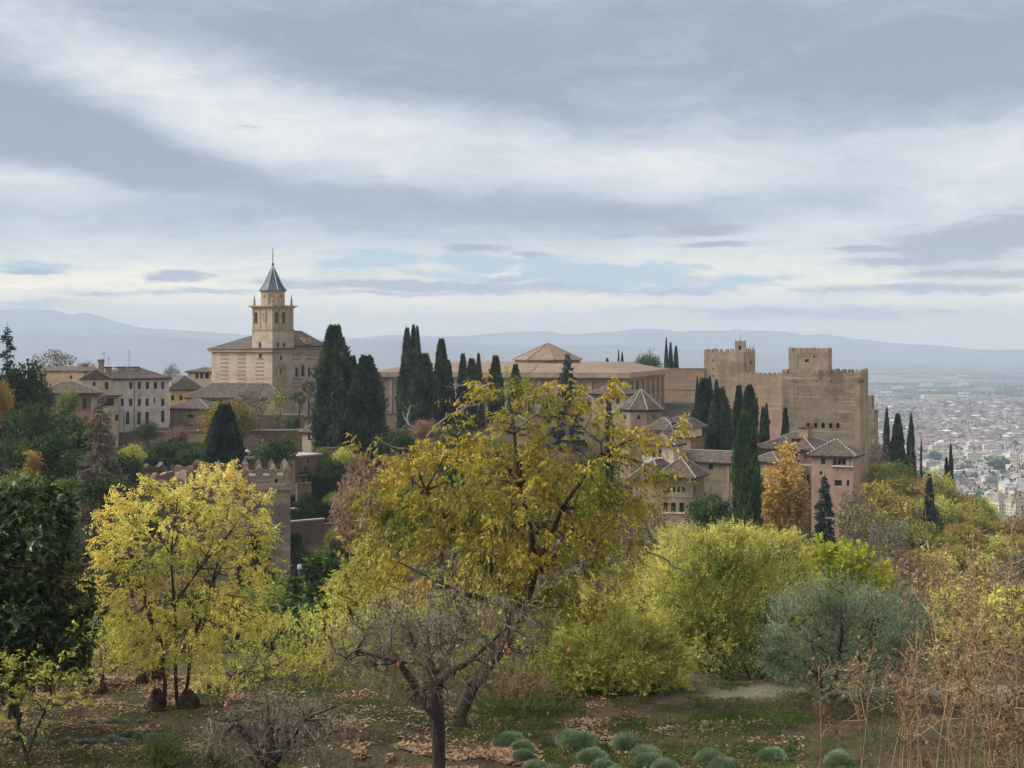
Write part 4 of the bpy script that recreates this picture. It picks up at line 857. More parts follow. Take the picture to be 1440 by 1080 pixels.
def skeleton(trunks, attr, rg, alpha=.45, seg=.6, wob=.12):
    """joins the points of attr to the trunks by the cheapest branches; returns nodes and parents"""
    N, Pa, Ln = [], [], []
    for tr in trunks:
        for i, p in enumerate(tr):
            if i == 0 and N:                                # a later stem that starts on an earlier one grows out of it
                dd = np.linalg.norm(np.array(N) - np.array(p), axis=1); j0 = int(np.argmin(dd)) if dd.min() < .9 else -1
                if j0 >= 0: last = j0; continue
            N.append(np.array(p, float)); Pa.append(-1 if i == 0 else last); Ln.append(0 if i == 0 else Ln[last] + np.linalg.norm(N[-1] - N[last])); last = len(N) - 1
    start = [i for i in range(len(N)) if Pa[i] >= 0]; A = np.array(N)
    tips = np.array([tr[-1] for tr in trunks], float)
    order = np.argsort(np.min(np.linalg.norm(attr[:, None] - tips[None], axis=2), 1)); ok = np.array([p >= 0 for p in Pa])
    for q in attr[order]:
        A = np.array(N); c = np.linalg.norm(A - q, axis=1) + alpha * np.array(Ln); c[[i for i, p in enumerate(Pa) if p < 0]] = 1e9
        # avoid branches that turn straight back down
        dz = A[:, 2] - q[2]; c = c + np.maximum(dz, 0) * .5
        j = int(np.argmin(c)); d = np.linalg.norm(q - A[j]); m = max(1, int(round(d / seg))); prev = j
        off = rg.normal(size=3) * wob * d
        for k in range(1, m + 1):
            f = k / m; p = A[j] * (1 - f) + q * f + off * math.sin(f * math.pi) + (rg.normal(size=3) * wob * seg * .5 if k < m else 0)
            N.append(p); Pa.append(prev); Ln.append(Ln[prev] + np.linalg.norm(p - N[prev])); prev = len(N) - 1
    return np.array(N), np.array(Pa)
def radii(N, Pa, r_tip, r_base, p=2.3):
    n = len(N); ch = np.zeros(n); s = np.zeros(n)
    for i in range(n - 1, -1, -1):
        if s[i] == 0: s[i] = 1
        if Pa[i] >= 0: s[Pa[i]] += s[i]
    r = s ** (1 / p); r = r_tip * r; k = r_base / r.max(); return np.maximum(np.where(r > r_tip * 2, r * (1 + (k - 1) * ((r - r_tip) / (r.max() - r_tip + 1e-9)) ** .8), r), r_tip)
def wood_mesh(name, N, Pa, r, mat, k=5):
    i = np.where(Pa >= 0)[0]; return tubes_mesh(name, N[Pa[i]], N[i], np.where(Pa[Pa[i]] < 0, r[Pa[i]] * 1.25, r[Pa[i]]), r[i], mat, k)

def broadleaf(name, label, cat, base, trunks, lobes, seed, n_attr=160, per=120, sig=.35, Ln=.12, Wd=.06, mat='green', bark='bark', r_tip=.012, r_base=.16, droop=.3, seg=.5, shell=.35, group=None, alpha=.45, extra=0, twigs=0, twig_len=.4, wob=.12, flat=None, thin=0.0, crown_name='crown', nl=10, sl=.34, su=.5, open_=.8):
    """a tree or shrub: trunk with limbs reaching through the crown, leaves in sprays round the branch ends"""
    rg = np.random.RandomState(seed); t = thing(name, label, cat, base, 0, group)
    attr = in_lobes(lobes, n_attr, rg, shell); N, Pa = skeleton(trunks, attr, rg, alpha, seg, wob); r = radii(N, Pa, r_tip, r_base)
    link('trunk', wood_mesh('trunk', N, Pa, r, M[bark]), t)
    term = np.ones(len(N), bool); term[Pa[Pa >= 0]] = False; thinm = (r < r_tip * 2.2) & (Pa >= 0)
    if twigs:
        idx = rg.choice(np.where(thinm)[0], twigs); d = unit(rvec(rg, twigs) + np.array([0, 0, -droop])); p1 = N[idx] + d * twig_len * (.4 + .6 * rg.rand(twigs, 1)); d2 = unit(d + rvec(rg, twigs) * .7 + np.array([0, 0, -droop * .6])); p2 = p1 + d2 * twig_len * .6 * rg.rand(twigs, 1)
        link('fine_twigs', tubes_mesh('fine_twigs', np.concatenate([N[idx], p1]), np.concatenate([p1, p2]), np.full(2 * twigs, r_tip * .8), np.full(2 * twigs, r_tip * .45), M['twig'], 3), t)  # short loose twigs springing from the thin branches
    if per:
        src = N[term | (thinm & (rg.rand(len(N)) < .5))]; src = src[rg.rand(len(src)) >= thin]
        if extra: src = np.concatenate([src, in_lobes(lobes, extra, rg, .6)])
        # leaves stand along short shoots (or leaf stalks) that spring from the branch ends
        ctr = src.mean(0); w = .35 + 1.3 * rg.rand(len(src)); cnt = np.maximum(1, per * w / nl).astype(int); B = np.repeat(src, cnt, 0); st = np.repeat(rg.rand(len(src)), cnt); m = len(B)
        B = B + rg.normal(size=B.shape) * sig * .6; A = unit(unit(B - ctr) * .7 + rvec(rg, m) * .75 + np.array([0, 0, su])); sln = sl * (.5 + rg.rand(m) ** 1.5 * 1.1); tn = np.clip(st * .6 + .4 * rg.rand(m), 0, 1)
        k = np.tile(np.arange(nl), m); f = (k + .6 + .5 * rg.rand(m * nl)) / nl; A2 = np.repeat(A, nl, 0); sd = unit(np.cross(A2, np.repeat(rvec(rg, m), nl, 0))) * np.where(k % 2, 1, -1)[:, None]
        C = np.repeat(B, nl, 0) + A2 * (np.repeat(sln, nl) * f)[:, None] + np.array([0, 0, -1]) * (droop * np.repeat(sln, nl) * f ** 2 * .6)[:, None]
        D = unit(A2 * (1.2 - open_) + sd * open_ + rvec(rg, m * nl) * .35 + np.array([0, 0, -droop])); s = (.65 + .6 * rg.rand(m * nl)) * (1.1 - .35 * np.abs(f - .45)); keep = rg.rand(m * nl) < .92
        link(crown_name, leaf_mesh(crown_name, C[keep], D[keep], (Ln * s)[keep], (Wd * s)[keep], L[mat], rg, flat, np.repeat(tn, nl)[keep]), t)
    return t

def px_lobes(spec, base, Y):
    """lobes from the picture: (px, py, rx_px, ry_px[, dy, depth ratio]) at distance Y, relative to base"""
    out = []
    for q in spec:
        px, py, rx, ry = q[:4]; dy = q[4] if len(q) > 4 else 0; dr = q[5] if len(q) > 5 else .8; yy = Y + dy; k = yy / F
        out.append((WX(px, yy) - base[0], yy - base[1], WZ(py, yy) - base[2], rx * k, rx * k * dr, ry * k))
    return out
def rel(pts, base): return [(x - base[0], y - base[1], z - base[2]) for x, y, z in pts]

# ---- cypress kit: unit trees of height 1 and width 1, stretched when placed
def spindle(rg, n, prof, lump=.22, size=.045, up=.9, seed=0):
    h = rg.rand(n) ** .85; a = rg.rand(n) * 2 * np.pi; R_ = np.interp(h, [q[0] for q in prof], [q[1] for q in prof]) * .5
    lum = 1 + lump * 3 * fbm(np.cos(a) * 1.6 + seed * 3 + 5, np.sin(a) * 1.6 + h * 8 + seed, 3) * 1.9
    rr = R_ * lum * np.where(rg.rand(n) < .8, .78 + .22 * rg.rand(n) + .30 * rg.rand(n) ** 6, .35 + .45 * rg.rand(n))
    C = np.stack([np.cos(a) * rr, np.sin(a) * rr, h * .96], -1); out = np.stack([np.cos(a), np.sin(a), np.zeros(n)], -1)
    D = unit(out * .55 + np.array([0, 0, up * .12]) + rvec(rg, n) * .25); return C, D
PROF = {'spire': [(0, .5), (.06, .8), (.2, 1), (.4, .95), (.6, .78), (.8, .5), (.93, .22), (1, .02)], 'cone': [(0, .9), (.12, 1), (.3, .92), (.55, .7), (.8, .42), (.94, .2), (1, .04)],
        'column': [(0, .7), (.1, .95), (.4, 1), (.7, .86), (.88, .6), (.96, .38), (1, .1)], 'bell': [(0, .85), (.15, 1), (.45, .97), (.7, .8), (.88, .52), (1, .16)]}
CY = {}
for i, (k, n) in enumerate((('spire', 8000), ('cone', 13000), ('column', 11000), ('bell', 13000))):
    for q, mt in enumerate(('cypress', 'cypress_green')):
        rg = np.random.RandomState(40 + i); C, D = spindle(rg, n, PROF[k], seed=i); s = .6 + .8 * rg.rand(n)
        # leaf sprays keep their true shape when the tree is stretched to about 3 : 1
        C2 = C * np.array([5.0, 5.0, 15.0]); D2 = unit(D * np.array([1, 1, 1]) + np.array([0, 0, .45]))
        CY[k, mt] = leaf_mesh('cypress_crown', C2, D2, .56 * s, .24 * s, L[mt], rg)
def cypress(label, px, top, base_y, w, Y, kind='spire', mt='cypress', group=None, rz=None, cat='cypress', name='cypress_tree'):
    x = WX(px, Y); z0 = WZ(base_y, Y); H = WZ(top, Y) - z0; wd = w * Y / F * .86
    g = gz(x, Y); 
    if z0 > g: z0, H = g - .2, H + z0 - g + .2
    t = thing(name, label, cat, (x, Y, z0), rz if rz is not None else (px * 1.7) % 6.28, group)
    rt = max(.08, wd * .05); o = link('trunk', tubes_mesh('trunk', [(0, 0, -.6), (0, 0, H * .3)], [(0, 0, H * .3), (0, 0, H * .9)], [rt, rt * .7], [rt * .7, rt * .15], M['bark'], 7), t)
    c = link('crown', CY[kind, mt], t); c.scale = (wd / 5.0, wd / 5.0, H / 15.0); c.location = (0, 0, .02 * H)
    return t
for a in (
    ('tallest and broadest cypress beside the church', 470, 457, 655, 53, 240, 'bell'), ('middle cypress squeezed between the two broad ones by the church', 496, 501, 640, 34, 246, 'cone'),
    ('broad cypress right of the tallest one, nearest the stone palace', 515, 500, 655, 50, 238, 'bell'), ('thin cypress tip just behind the tallest cypress', 493.5, 502, 620, 14, 252, 'spire'),
    ('slim tall cypress at the left of the palace group', 572.5, 461, 640, 27, 300, 'spire'), ('tallest slim cypress in the palace group', 581.5, 457, 640, 20, 306, 'spire'), ('slim cypress just right of the tallest in the palace group', 586.8, 459, 640, 17, 303, 'spire'),
    ('broad round-topped cypress in front of the palace group', 595, 497, 640, 42, 292, 'bell'), ('pointed cypress standing alone before the palace roof', 621, 477, 640, 34, 298, 'cone'), ('lower cypress leaning against the pointed one', 630, 507, 640, 26, 300, 'cone'),
    ('thin dwarf cypress before the pointed one', 611.5, 537, 620, 9, 288, 'spire'), ('cypress left in the row of three before the palace', 651, 498, 640, 26, 296, 'cone'), ('middle blunt cypress in the row of three before the palace', 663.5, 504, 640, 24, 300, 'bell'),
    ('needle-thin cypress right in the row of three', 673, 497, 640, 17, 304, 'spire'), ('blunt cypress breaking the palace roofline above the walnut', 697, 500, 640, 24, 296, 'bell'), ('small cypress just above the top of the walnut', 725, 512, 620, 20, 290, 'bell'),
    ('small cypress before the pillared porch house', 856.5, 564, 610, 13, 266, 'column'), ('thin cypress on the palace roofline', 870, 491, 530, 4.5, 424, 'spire'), ('short cypress beside the thin one on the palace roofline', 875, 496, 530, 8, 426, 'cone'), ('tiny round-topped cypress on the palace roofline', 854, 503.5, 530, 8, 430, 'column'),
    ('tallest of the three cypresses beside the umbrella pine', 937, 475, 540, 7, 430, 'spire'), ('middle of the three cypresses beside the umbrella pine', 943, 482, 540, 11, 434, 'cone'), ('rightmost of the three cypresses beside the umbrella pine', 950.5, 487, 540, 12, 432, 'cone'),
    ('thin cypress against the red fortress wall', 980.6, 530, 580, 10, 300, 'spire'), ('broad cypress at the left of the fortress clump', 992, 532, 650, 42, 262, 'bell'), ('narrow cypress tip behind the fortress clump', 998.5, 529, 640, 14, 268, 'spire'),
    ('second narrow cypress tip behind the fortress clump', 1007.5, 535, 640, 20, 266, 'cone'), ('broad cypress in the middle of the fortress clump', 1012, 545, 650, 42, 258, 'bell'), ('dark cypress right of the middle of the fortress clump', 1039, 543, 650, 32, 264, 'cone'),
    ('dark round-shouldered cypress at the right of the fortress clump', 1054, 541, 650, 28, 262, 'column'), ('stout small cypress before the pink terrace wall', 1073, 573, 625, 20, 270, 'cone'), ('pointed small cypress before the pink terrace wall', 1078, 568, 625, 14, 272, 'cone'),
    ('isolated small cypress at the foot of the great tower', 1104.5, 574, 625, 21, 268, 'cone')): cypress(*a, group='dark cypresses about the palaces' if False else None)
cypress('great tall dark green cypress standing alone before the tiled wings', 1048, 577, 775, 46, 192, 'column', 'cypress_green')
cypress('blunt clipped dark conifer behind the ruins', 316, 568, 672, 50, 216, 'bell')
cypress('thin cypress on the shoulder of the wooded hill behind the bastion', 1247, 573, 650, 11, 320, 'spire'); cypress('thick ragged cypress on the shoulder of the wooded hill', 1262.5, 582, 660, 26, 316, 'cone')
cypress('pointed cypress right of the ragged one on the hill shoulder', 1281, 581, 660, 13, 318, 'spire'); cypress('tiny distant cypress spike against the town', 1295.5, 614, 660, 4, 330, 'spire')
cypress('thin cypress lower down the hill before the town', 1337, 624, 690, 9, 318, 'spire'); cypress('short stout cypress beside the thin one before the town', 1331, 643, 690, 11, 318, 'cone'); cypress('blue-green cypress among the yellowing wood on the slope', 1307, 667, 726, 19, 262, 'cone')

# ---- far tree kit: a few crowns of each kind, shared
def far_proto(kind, mt, i, n=1500, w=6.0, h=6.0, clump=.32, bark='bark', per=40, na=60):
    rg = np.random.RandomState(100 + i); lob = []
    if kind == 'round': lob = [(0, 0, h * .6, w * .34, w * .34, h * .32)] + [(math.cos(a) * w * .26, math.sin(a) * w * .26, h * (.42 + .22 * rg.rand()), w * .24, w * .24, h * .24) for a in np.linspace(0, 6.28, 6)[:-1] + rg.rand()]
    if kind == 'poplar': lob = [(rg.normal() * w * .1, rg.normal() * w * .1, h * f, w * .22 * (1.1 - abs(f - .4)), w * .22 * (1.1 - abs(f - .4)), h * .18) for f in (.25, .4, .55, .7, .85)]
    if kind == 'bare': lob = [(0, 0, h * .62, w * .45, w * .45, h * .36)]
    att = in_lobes(lob, na, rg, .3); N, Pa = skeleton([[(0, 0, -.6), (0, 0, h * .15), (rg.normal() * .1, 0, h * .3)]], att, rg, .4, 1.0); r = radii(N, Pa, .03, w * .028)
    wm = wood_mesh('trunk', N, Pa, r, M[bark], 4)
    src = np.concatenate([att, in_lobes(lob, int(na * .8), rg, .85)]); C = np.repeat(src, per, 0); o = rg.normal(size=C.shape) * min(clump * 1.15, .36); C = C + o
    D = unit(rvec(rg, len(C)) + unit(o) * .5 + np.array([0, 0, .1])); s = .6 + .8 * rg.rand(len(C)); cm = leaf_mesh('crown', C, D, clump * s, clump * .6 * s, L[mt], rg)
    return wm, cm
FAR = {}
for i, mt in enumerate(('green', 'olive_green', 'ochre', 'evergreen', 'yellowgreen', 'rust')):
    FAR[mt] = [far_proto('round', mt, 10 * i + j) for j in range(3)]
FAR['gold'] = [far_proto('poplar', 'gold', 90 + j, w=3.2, h=11, clump=.34, per=30) for j in range(2)]
FAR['bare'] = [far_proto('bare', 'greybrown', 95 + j, per=7, clump=.3, bark='twig', na=110) for j in range(2)]
FAR['sparse'] = [far_proto('poplar', 'olive_green', 97 + j, w=4.5, h=11, clump=.26, per=11) for j in range(2)]
def far_tree(mt, label, x, y, w, h, rz, k=0, z=None, group=None, name='tree', cat='tree', bw=None):
    wm, cm = FAR[mt][k % len(FAR[mt])]; bw, bh = {'gold': (3.2, 11), 'sparse': (4.5, 11)}.get(mt, (6.0, 6.0))
    t = thing(name, label, cat, (x, y, gz(x, y) if z is None else z), rz, group); t.scale = (w / bw, w / bw, h / bh)
    link('trunk', wm, t); link('crown', cm, t); return t
def ft(mt, label, px, top, bot, w, Y, k=0, **kw):
    if 'name' not in kw:
        nm = next((n for w_, n in (('poplar', 'poplar_tree'), ('bush', 'bush'), ('shrub', 'shrub'), ('evergreen', 'evergreen_tree')) if w_ in label), None)
        if nm: kw['name'] = nm; kw['cat'] = nm.replace('_tree', '').replace('evergreen', 'tree')
    x = WX(px, Y); g = gz(x, Y); z = max(WZ(bot, Y), g); vis = WZ(top, Y) - z; tot = WZ(top, Y) - g
    t = far_tree(mt, label, x, Y, w * Y / F * 1.05, vis, px, k, g, **kw)
    for c in kids(t):                                       # a longer trunk where the foot stands hidden lower down
        if c.name.startswith('trunk'): c.scale = (1, 1, tot / vis)
        else: c.location = (0, 0, (tot - vis) / t.scale[2])
    return t
ft('evergreen', 'rounded umbrella pine on the palace roofline', 913, 494, 535, 36, 425, 1, name='pine_tree', cat='pine')
ft('sparse', 'tall thin half-bare poplar before the church', 390, 522, 604, 40, 268, 0); ft('gold', 'golden poplar with several spires left of the pink lookout tower', 1108, 628, 760, 52, 206, 0); ft('gold', 'shorter golden poplar crowded against the taller one', 1086, 658, 760, 36, 204, 1)
ft('gold', 'slanting golden poplar leaning to the pink tower', 1124, 655, 760, 34, 208, 1)
ft('ochre', 'orange-brown tree before the long low house', 322, 557, 640, 70, 262, 0); ft('bare', 'bare dark-branched tree before the long low house', 352, 548, 612, 55, 270, 0); ft('bare', 'leafless tree on the skyline behind the ochre house', 76, 493, 540, 58, 345, 1); ft('bare', 'small leafless tree right of the ochre house', 120, 508, 545, 34, 342, 0)
ft('bare', 'leafless treetop behind the yellow house', 242, 514, 560, 26, 350, 1)
ft('evergreen', 'dark evergreen mass at the far left of the garden', 26, 496, 620, 70, 216, 0); ft('evergreen', 'broad evergreen with sunlit top below the low house', 92, 572, 672, 96, 200, 1); ft('evergreen', 'dark evergreen left of the broad one', 45, 560, 670, 70, 196, 2); ft('evergreen', 'low dark evergreen under the orange tree', 18, 610, 690, 70, 188, 0)
ft('evergreen', 'tall dark evergreen above the low house', 52, 528, 610, 44, 270, 2)
ft('ochre', 'orange-gold tree at the left edge', 0, 532, 605, 40, 178, 0); ft('rust', 'rust-coloured tree behind the orange-gold one', 30, 534, 600, 50, 240, 0); ft('gold', 'little rounded golden bush in the left garden', 45, 634, 672, 30, 186, 1)
ft('yellowgreen', 'yellow-green treetop beside the dark green block', 186, 622, 660, 36, 212, 0); ft('evergreen', 'dark green block-shaped tree right of the brown conifer', 176, 636, 700, 56, 204, 2); ft('green', 'low green bush beside the pale garden path', 96, 670, 716, 50, 180, 1)
ft('evergreen', 'dark leafy tree standing before the flat brick block', 390, 605, 672, 56, 208, 0); ft('green', 'small green shrub at the foot of the tall cypresses', 453, 628, 652, 24, 226, 0); ft('yellowgreen', 'bright yellow-green shrub at the foot of the tall cypresses', 483, 628, 664, 30, 222, 1); ft('evergreen', 'blue-green bush under the bright shrub', 468, 642, 672, 34, 219, 1)
ft('rust', 'reddish-brown bush below the low house porch', 118, 575, 612, 40, 276, 1); ft('green', 'young green tree against the low house', 96, 545, 592, 34, 286, 2); ft('bare', 'leafless shrub on the terrace above the clipped conifer', 355, 612, 650, 40, 240, 1); ft('evergreen', 'rose garden shrubs right of the brown conifer', 235, 616, 648, 50, 232, 0); ft('evergreen', 'hedge-like shrubs left of the clipped conifer', 275, 622, 652, 46, 230, 2); ft('evergreen', 'dark shrub by the retaining wall', 215, 628, 664, 34, 236, 1)
ft('rust', 'pinkish-brown tree behind the left of the walnut', 538, 622, 820, 130, 132, 0); ft('rust', 'second pinkish-brown tree nearer the hedge garden', 505, 650, 790, 70, 150, 1); ft('olive_green', 'grey-green tree behind the middle of the walnut', 590, 655, 850, 120, 118, 0)
ft('olive_green', 'dull green tree behind the walnut trunk', 690, 640, 850, 130, 125, 1); ft('evergreen', 'dark green tree behind the right of the walnut', 650, 600, 760, 60, 170, 2); ft('ochre', 'ochre tree behind the right half of the walnut', 790, 650, 850, 120, 128, 2); ft('greybush' if False else 'bare', 'grey leafless thicket below the lattice-windowed tower', 900, 700, 800, 90, 150, 0); ft('evergreen', 'ivy-green bush against the long gallery wing', 1000, 690, 752, 70, 205, 1)
ft('bare', 'leafless tree beside the pink lookout tower', 1205, 690, 800, 60, 190, 1); ft('olive_green', 'dull olive tree at the foot of the great tower', 1216, 698, 790, 70, 215, 0); ft('bare', 'leafless grey tree on the slope right of the great tower', 1250, 725, 800, 60, 180, 0)
ft('limegreen' if False else 'yellowgreen', 'yellow bush among weeds at the right of the olive', 1350, 822, 900, 90, 72, 2); ft('yellowgreen', 'tall yellow bush at the right edge', 1418, 815, 920, 100, 66, 0)

for i, (px, top, bot, w, Y, mt) in enumerate(((425, 762, 815, 40, 186, 'evergreen'), (455, 768, 820, 44, 184, 'green'), (480, 752, 815, 40, 188, 'evergreen'), (415, 742, 790, 22, 192, 'evergreen'), (470, 742, 780, 26, 193, 'olive_green'))):
    ft(mt, ('dark shrub at the foot of the brown garden wall near the person in white', 'green shrub in the middle under the brown garden wall', 'dark shrub at the far end under the brown garden wall', 'ivy shrub beside the crenellated tower corner', 'dull small shrub against the brown garden wall')[i], px, top, bot, w, Y, i)
for i, (px, top, bot, w, Y, mt, lb) in enumerate(((8, 560, 650, 60, 225, 'evergreen', 'dark evergreen at the edge behind the orange-gold tree'), (70, 600, 690, 80, 192, 'evergreen', 'wide dark evergreen before the low house'), (30, 655, 740, 80, 170, 'green', 'green tree above the dark glossy tree'), (112, 625, 700, 60, 190, 'evergreen', 'dark evergreen beside the sparse brown conifer'), (150, 660, 740, 70, 172, 'evergreen', 'dark evergreen at the foot of the sparse brown conifer'), (200, 700, 780, 70, 160, 'evergreen', 'dark evergreen below the ruins'), (70, 700, 790, 80, 150, 'olive_green', 'olive-green tree in the hollow by the dark glossy tree'), (270, 628, 660, 40, 228, 'evergreen', 'dark shrub left of the clipped conifer'), (355, 630, 668, 36, 226, 'evergreen', 'dark shrub right of the clipped conifer'), (300, 600, 650, 36, 245, 'ochre', 'ochre shrub behind the clipped conifer'), (208, 590, 626, 30, 292, 'evergreen', 'dark creeper bush on the wall under the white house'), (250, 598, 630, 36, 292, 'rust', 'reddish creeper on the wall under the white house'), (410, 582, 612, 24, 281, 'evergreen', 'dark shrub below the palms'), (560, 600, 660, 60, 236, 'evergreen', 'dark shrub right of the broad cypresses'), (470, 690, 720, 30, 205, 'green', 'rounded green shrub in the hedge garden'), (430, 690, 712, 20, 203, 'evergreen', 'small dark shrub in the hedge garden'))):
    ft(mt, lb, px, top, bot, w, Y, i)
# conifers built of drooping tiers
def conifer(label, px, top, bot, w, Y, mt, seed, dens=1.0, bark='bark', name='fir_tree', ragged=.35, group=None):
    rg = np.random.RandomState(seed); x = WX(px, Y); z0 = min(WZ(bot, Y), gz(x, Y)); H = WZ(top, Y) - z0; W2 = w * Y / F / 2
    t = thing(name, label, 'conifer', (x, Y, z0), 0, group); P0, P1, R0, R1, C, D = [], [], [], [], [], []
    nt = int(H / .55)
    P0.append((0, 0, -.5)); P1.append((0, 0, H * .5)); R0.append(H * .014); R1.append(H * .008); P0.append((0, 0, H * .5)); P1.append((0, 0, H)); R0.append(H * .008); R1.append(.02)
    for k in range(nt):
        h = H * (.08 + .9 * k / nt); rad = W2 * (1 - k / nt) ** .8 * (1 + ragged * rg.normal())
        for j in range(rg.randint(4, 8)):
            a = rg.rand() * 6.28; rr = max(rad * (.6 + .5 * rg.rand()), .15); p = np.array([math.cos(a) * rr, math.sin(a) * rr, h - rr * .18]); P0.append((0, 0, h)); P1.append(tuple(p)); R0.append(.035); R1.append(.012)
            n = int(22 * rr * dens) + 3; f = rg.rand(n, 1) ** .6; C.append(np.array([0, 0, h]) * (1 - f) + p * f + rg.normal(size=(n, 3)) * .13); D.append(unit(p - np.array([0, 0, h])) + rvec(rg, n) * .8 + np.array([0, 0, -.15]))
    link('trunk', tubes_mesh('trunk', P0, P1, R0, R1, M[bark], 4), t); C = np.concatenate(C); D = np.concatenate(D); s = .6 + .8 * rg.rand(len(C)); link('crown', leaf_mesh('crown', C, D, .42 * s, .17 * s, L[mt], rg), t)
    return t
conifer('spiky dark fir on the skyline at the left edge', 10, 452, 600, 62, 213, 'fir', 1); conifer('sparse grey-brown conifer in the middle of the left garden', 141, 545, 720, 104, 180, 'greybrown', 2, 1.5, ragged=.2); conifer('dark fir breaking the palace roofline above the walnut', 797, 493, 620, 46, 288, 'fir', 3, 1.8, ragged=.25); conifer('dark ragged conifer in front of the pink lookout tower', 1160, 662, 780, 64, 198, 'fir', 4, 2.0, ragged=.2)
for i, (px, top, bot, w, Y) in enumerate(((412, 800, 900, 44, 96), (440, 772, 900, 44, 98), (468, 762, 900, 48, 100), (488, 790, 900, 40, 94), (455, 815, 900, 50, 90), (425, 835, 905, 40, 88))):
    conifer(('slender conifer right at the tower foot', 'upright conifer left of the tallest in the dark clump', 'tallest upright conifer in the dark clump below the garden wall', 'conifer at the right of the dark clump', 'low front conifer in the dark clump', 'small front conifer near the tower foot')[i], px, top, bot, w, Y, 'cypress_green', 20 + i, 1.8, ragged=.15)
cypress('dark cypress in the shade behind the yellow tree', 362, 745, 900, 44, 130, 'column'); cypress('second dark cypress lower behind the yellow tree', 345, 790, 900, 40, 118, 'column')

# palms
def palm(label, px, top, bot, Y, seed):
    rg = np.random.RandomState(seed); x = WX(px, Y); z0 = min(WZ(bot, Y), gz(x, Y)); H = WZ(top, Y) - z0 - .9; t = thing('palm_tree', label, 'palm', (x, Y, z0))
    link('trunk', tubes_mesh('trunk', [(0, 0, -.3), (0, 0, H * .8)], [(0, 0, H * .8), (0, 0, H)], [.2, .17], [.17, .26], M['bark'], 8), t)
    C, D, Ln, W = [], [], [], []
    for k in range(46):
        a = rg.rand() * 6.28; e = rg.uniform(-.9, 1.1); d = np.array([math.cos(a) * math.cos(e), math.sin(a) * math.cos(e), math.sin(e)]); tip = np.array([0, 0, H]) + d * 1.0
        for j in range(14): u = unit(d + rg.normal(size=3) * .45 + np.array([0, 0, -.15])); C.append(tip - d * .25); D.append(u); Ln.append(.75 * rg.uniform(.7, 1.1)); W.append(.09)
    link('crown', leaf_mesh('crown', np.array(C), np.array(D), np.array(Ln), np.array(W), L['evergreen'], rg), t)
    n = 260; a = rg.rand(n) * 6.28; h = rg.rand(n); C = np.stack([np.cos(a) * .3, np.sin(a) * .3, H - 1.7 * h], -1); link('dead_fronds', leaf_mesh('dead_fronds', C, np.stack([np.cos(a) * .5, np.sin(a) * .5, -np.ones(n)], -1), .7, .12, L['drybush'], rg), t)
palm('shorter fan palm before the church wall', 421, 553, 597, 285, 1); palm('taller fan palm before the church wall', 434, 537, 592, 287, 2)

# the wooded slopes: every tree one can see is a thing; kinds share a label
def wood():
    rg = random.Random(5); spots = []
    # (px range, Y range, kinds) by patches
    def patch(n, px0, px1, y0, y1, kinds, w, sep=.75):
        k = 0; tries = 0
        while k < n and tries < n * 30:
            tries += 1; px = rg.uniform(px0, px1); Y = rg.uniform(y0, y1); x = WX(px, Y); ww = rg.uniform(*w)
            if any((x - a) ** 2 + (Y - b) ** 2 < ((ww + c) * .5 * sep) ** 2 for a, b, c in spots): continue
            spots.append((x, Y, ww)); k += 1; mt = rg.choice(kinds)
            far_tree(mt, WLAB[mt], x, Y, ww, ww * rg.uniform(.75, 1.05) * (1.2 if mt == 'bare' else 1), rg.random() * 6.28, rg.randrange(3), group=WLAB[mt + '_g'])
    WLAB = {'green': 'rounded green tree in the wood on the steep slope', 'olive_green': 'rounded olive-green tree turning yellow in the slope wood', 'ochre': 'rounded ochre tree in autumn colour in the slope wood', 'evergreen': 'dark evergreen tree in the slope wood', 'yellowgreen': 'pale yellow-green tree in the slope wood', 'rust': 'rusty brown tree in the slope wood', 'bare': 'leafless grey-brown tree in the slope wood'}
    WLAB.update({k + '_g': v.split(' in the')[0].replace('tree', 'trees') + ' of the slope wood' for k, v in list(WLAB.items())})
    patch(75, 1224, 1470, 226, 318, ['green', 'olive_green', 'olive_green', 'ochre', 'ochre', 'yellowgreen'], (5, 9))
    patch(26, 1232, 1330, 318, 350, ['evergreen', 'bare', 'evergreen', 'rust'], (5, 7))
    patch(26, 1300, 1450, 300, 400, ['evergreen', 'rust', 'bare', 'evergreen'], (5, 8))
    patch(52, 1190, 1480, 150, 226, ['olive_green', 'ochre', 'bare', 'rust', 'olive_green', 'green'], (5, 8))
    patch(44, 1150, 1500, 84, 150, ['bare', 'rust', 'olive_green', 'bare', 'ochre'], (4, 6.5))
    patch(34, 480, 1150, 84, 135, ['bare', 'olive_green', 'rust', 'ochre', 'olive_green'], (5, 7))
    patch(16, 830, 1140, 140, 205, ['bare', 'rust', 'olive_green', 'evergreen'], (5, 7))
    patch(12, -40, 400, 95, 160, ['evergreen', 'olive_green', 'rust', 'green'], (5, 7))
    patch(10, -60, 180, 160, 190, ['evergreen', 'green', 'rust'], (5, 7))
    patch(16, 560, 860, 210, 282, ['evergreen', 'green', 'olive_green', 'evergreen', 'rust'], (4, 6))
    patch(12, 200, 330, 218, 250, ['green', 'evergreen', 'bare'], (3, 4))
wood()
# ------------------------------------------------------------------ the garden terrace in front
def foot(px, Y): x = WX(px, Y); return (x, Y, gz(x, Y) - .05)
def trunks_px(base, *lines):
    """lines of (px, py, dy) at the base's distance"""
    out = []
    for ln in lines: out.append([(WX(px, base[1] + d) - base[0], d, WZ(py, base[1] + d) - base[2]) for px, py, d in ln])
    return out
def tree_px(name, label, cat, px, Y, lines, spec, seed, **kw):
    b = foot(px, Y); return broadleaf(name, label, cat, b, trunks_px(b, *lines), px_lobes(spec, b, Y), seed, **kw)

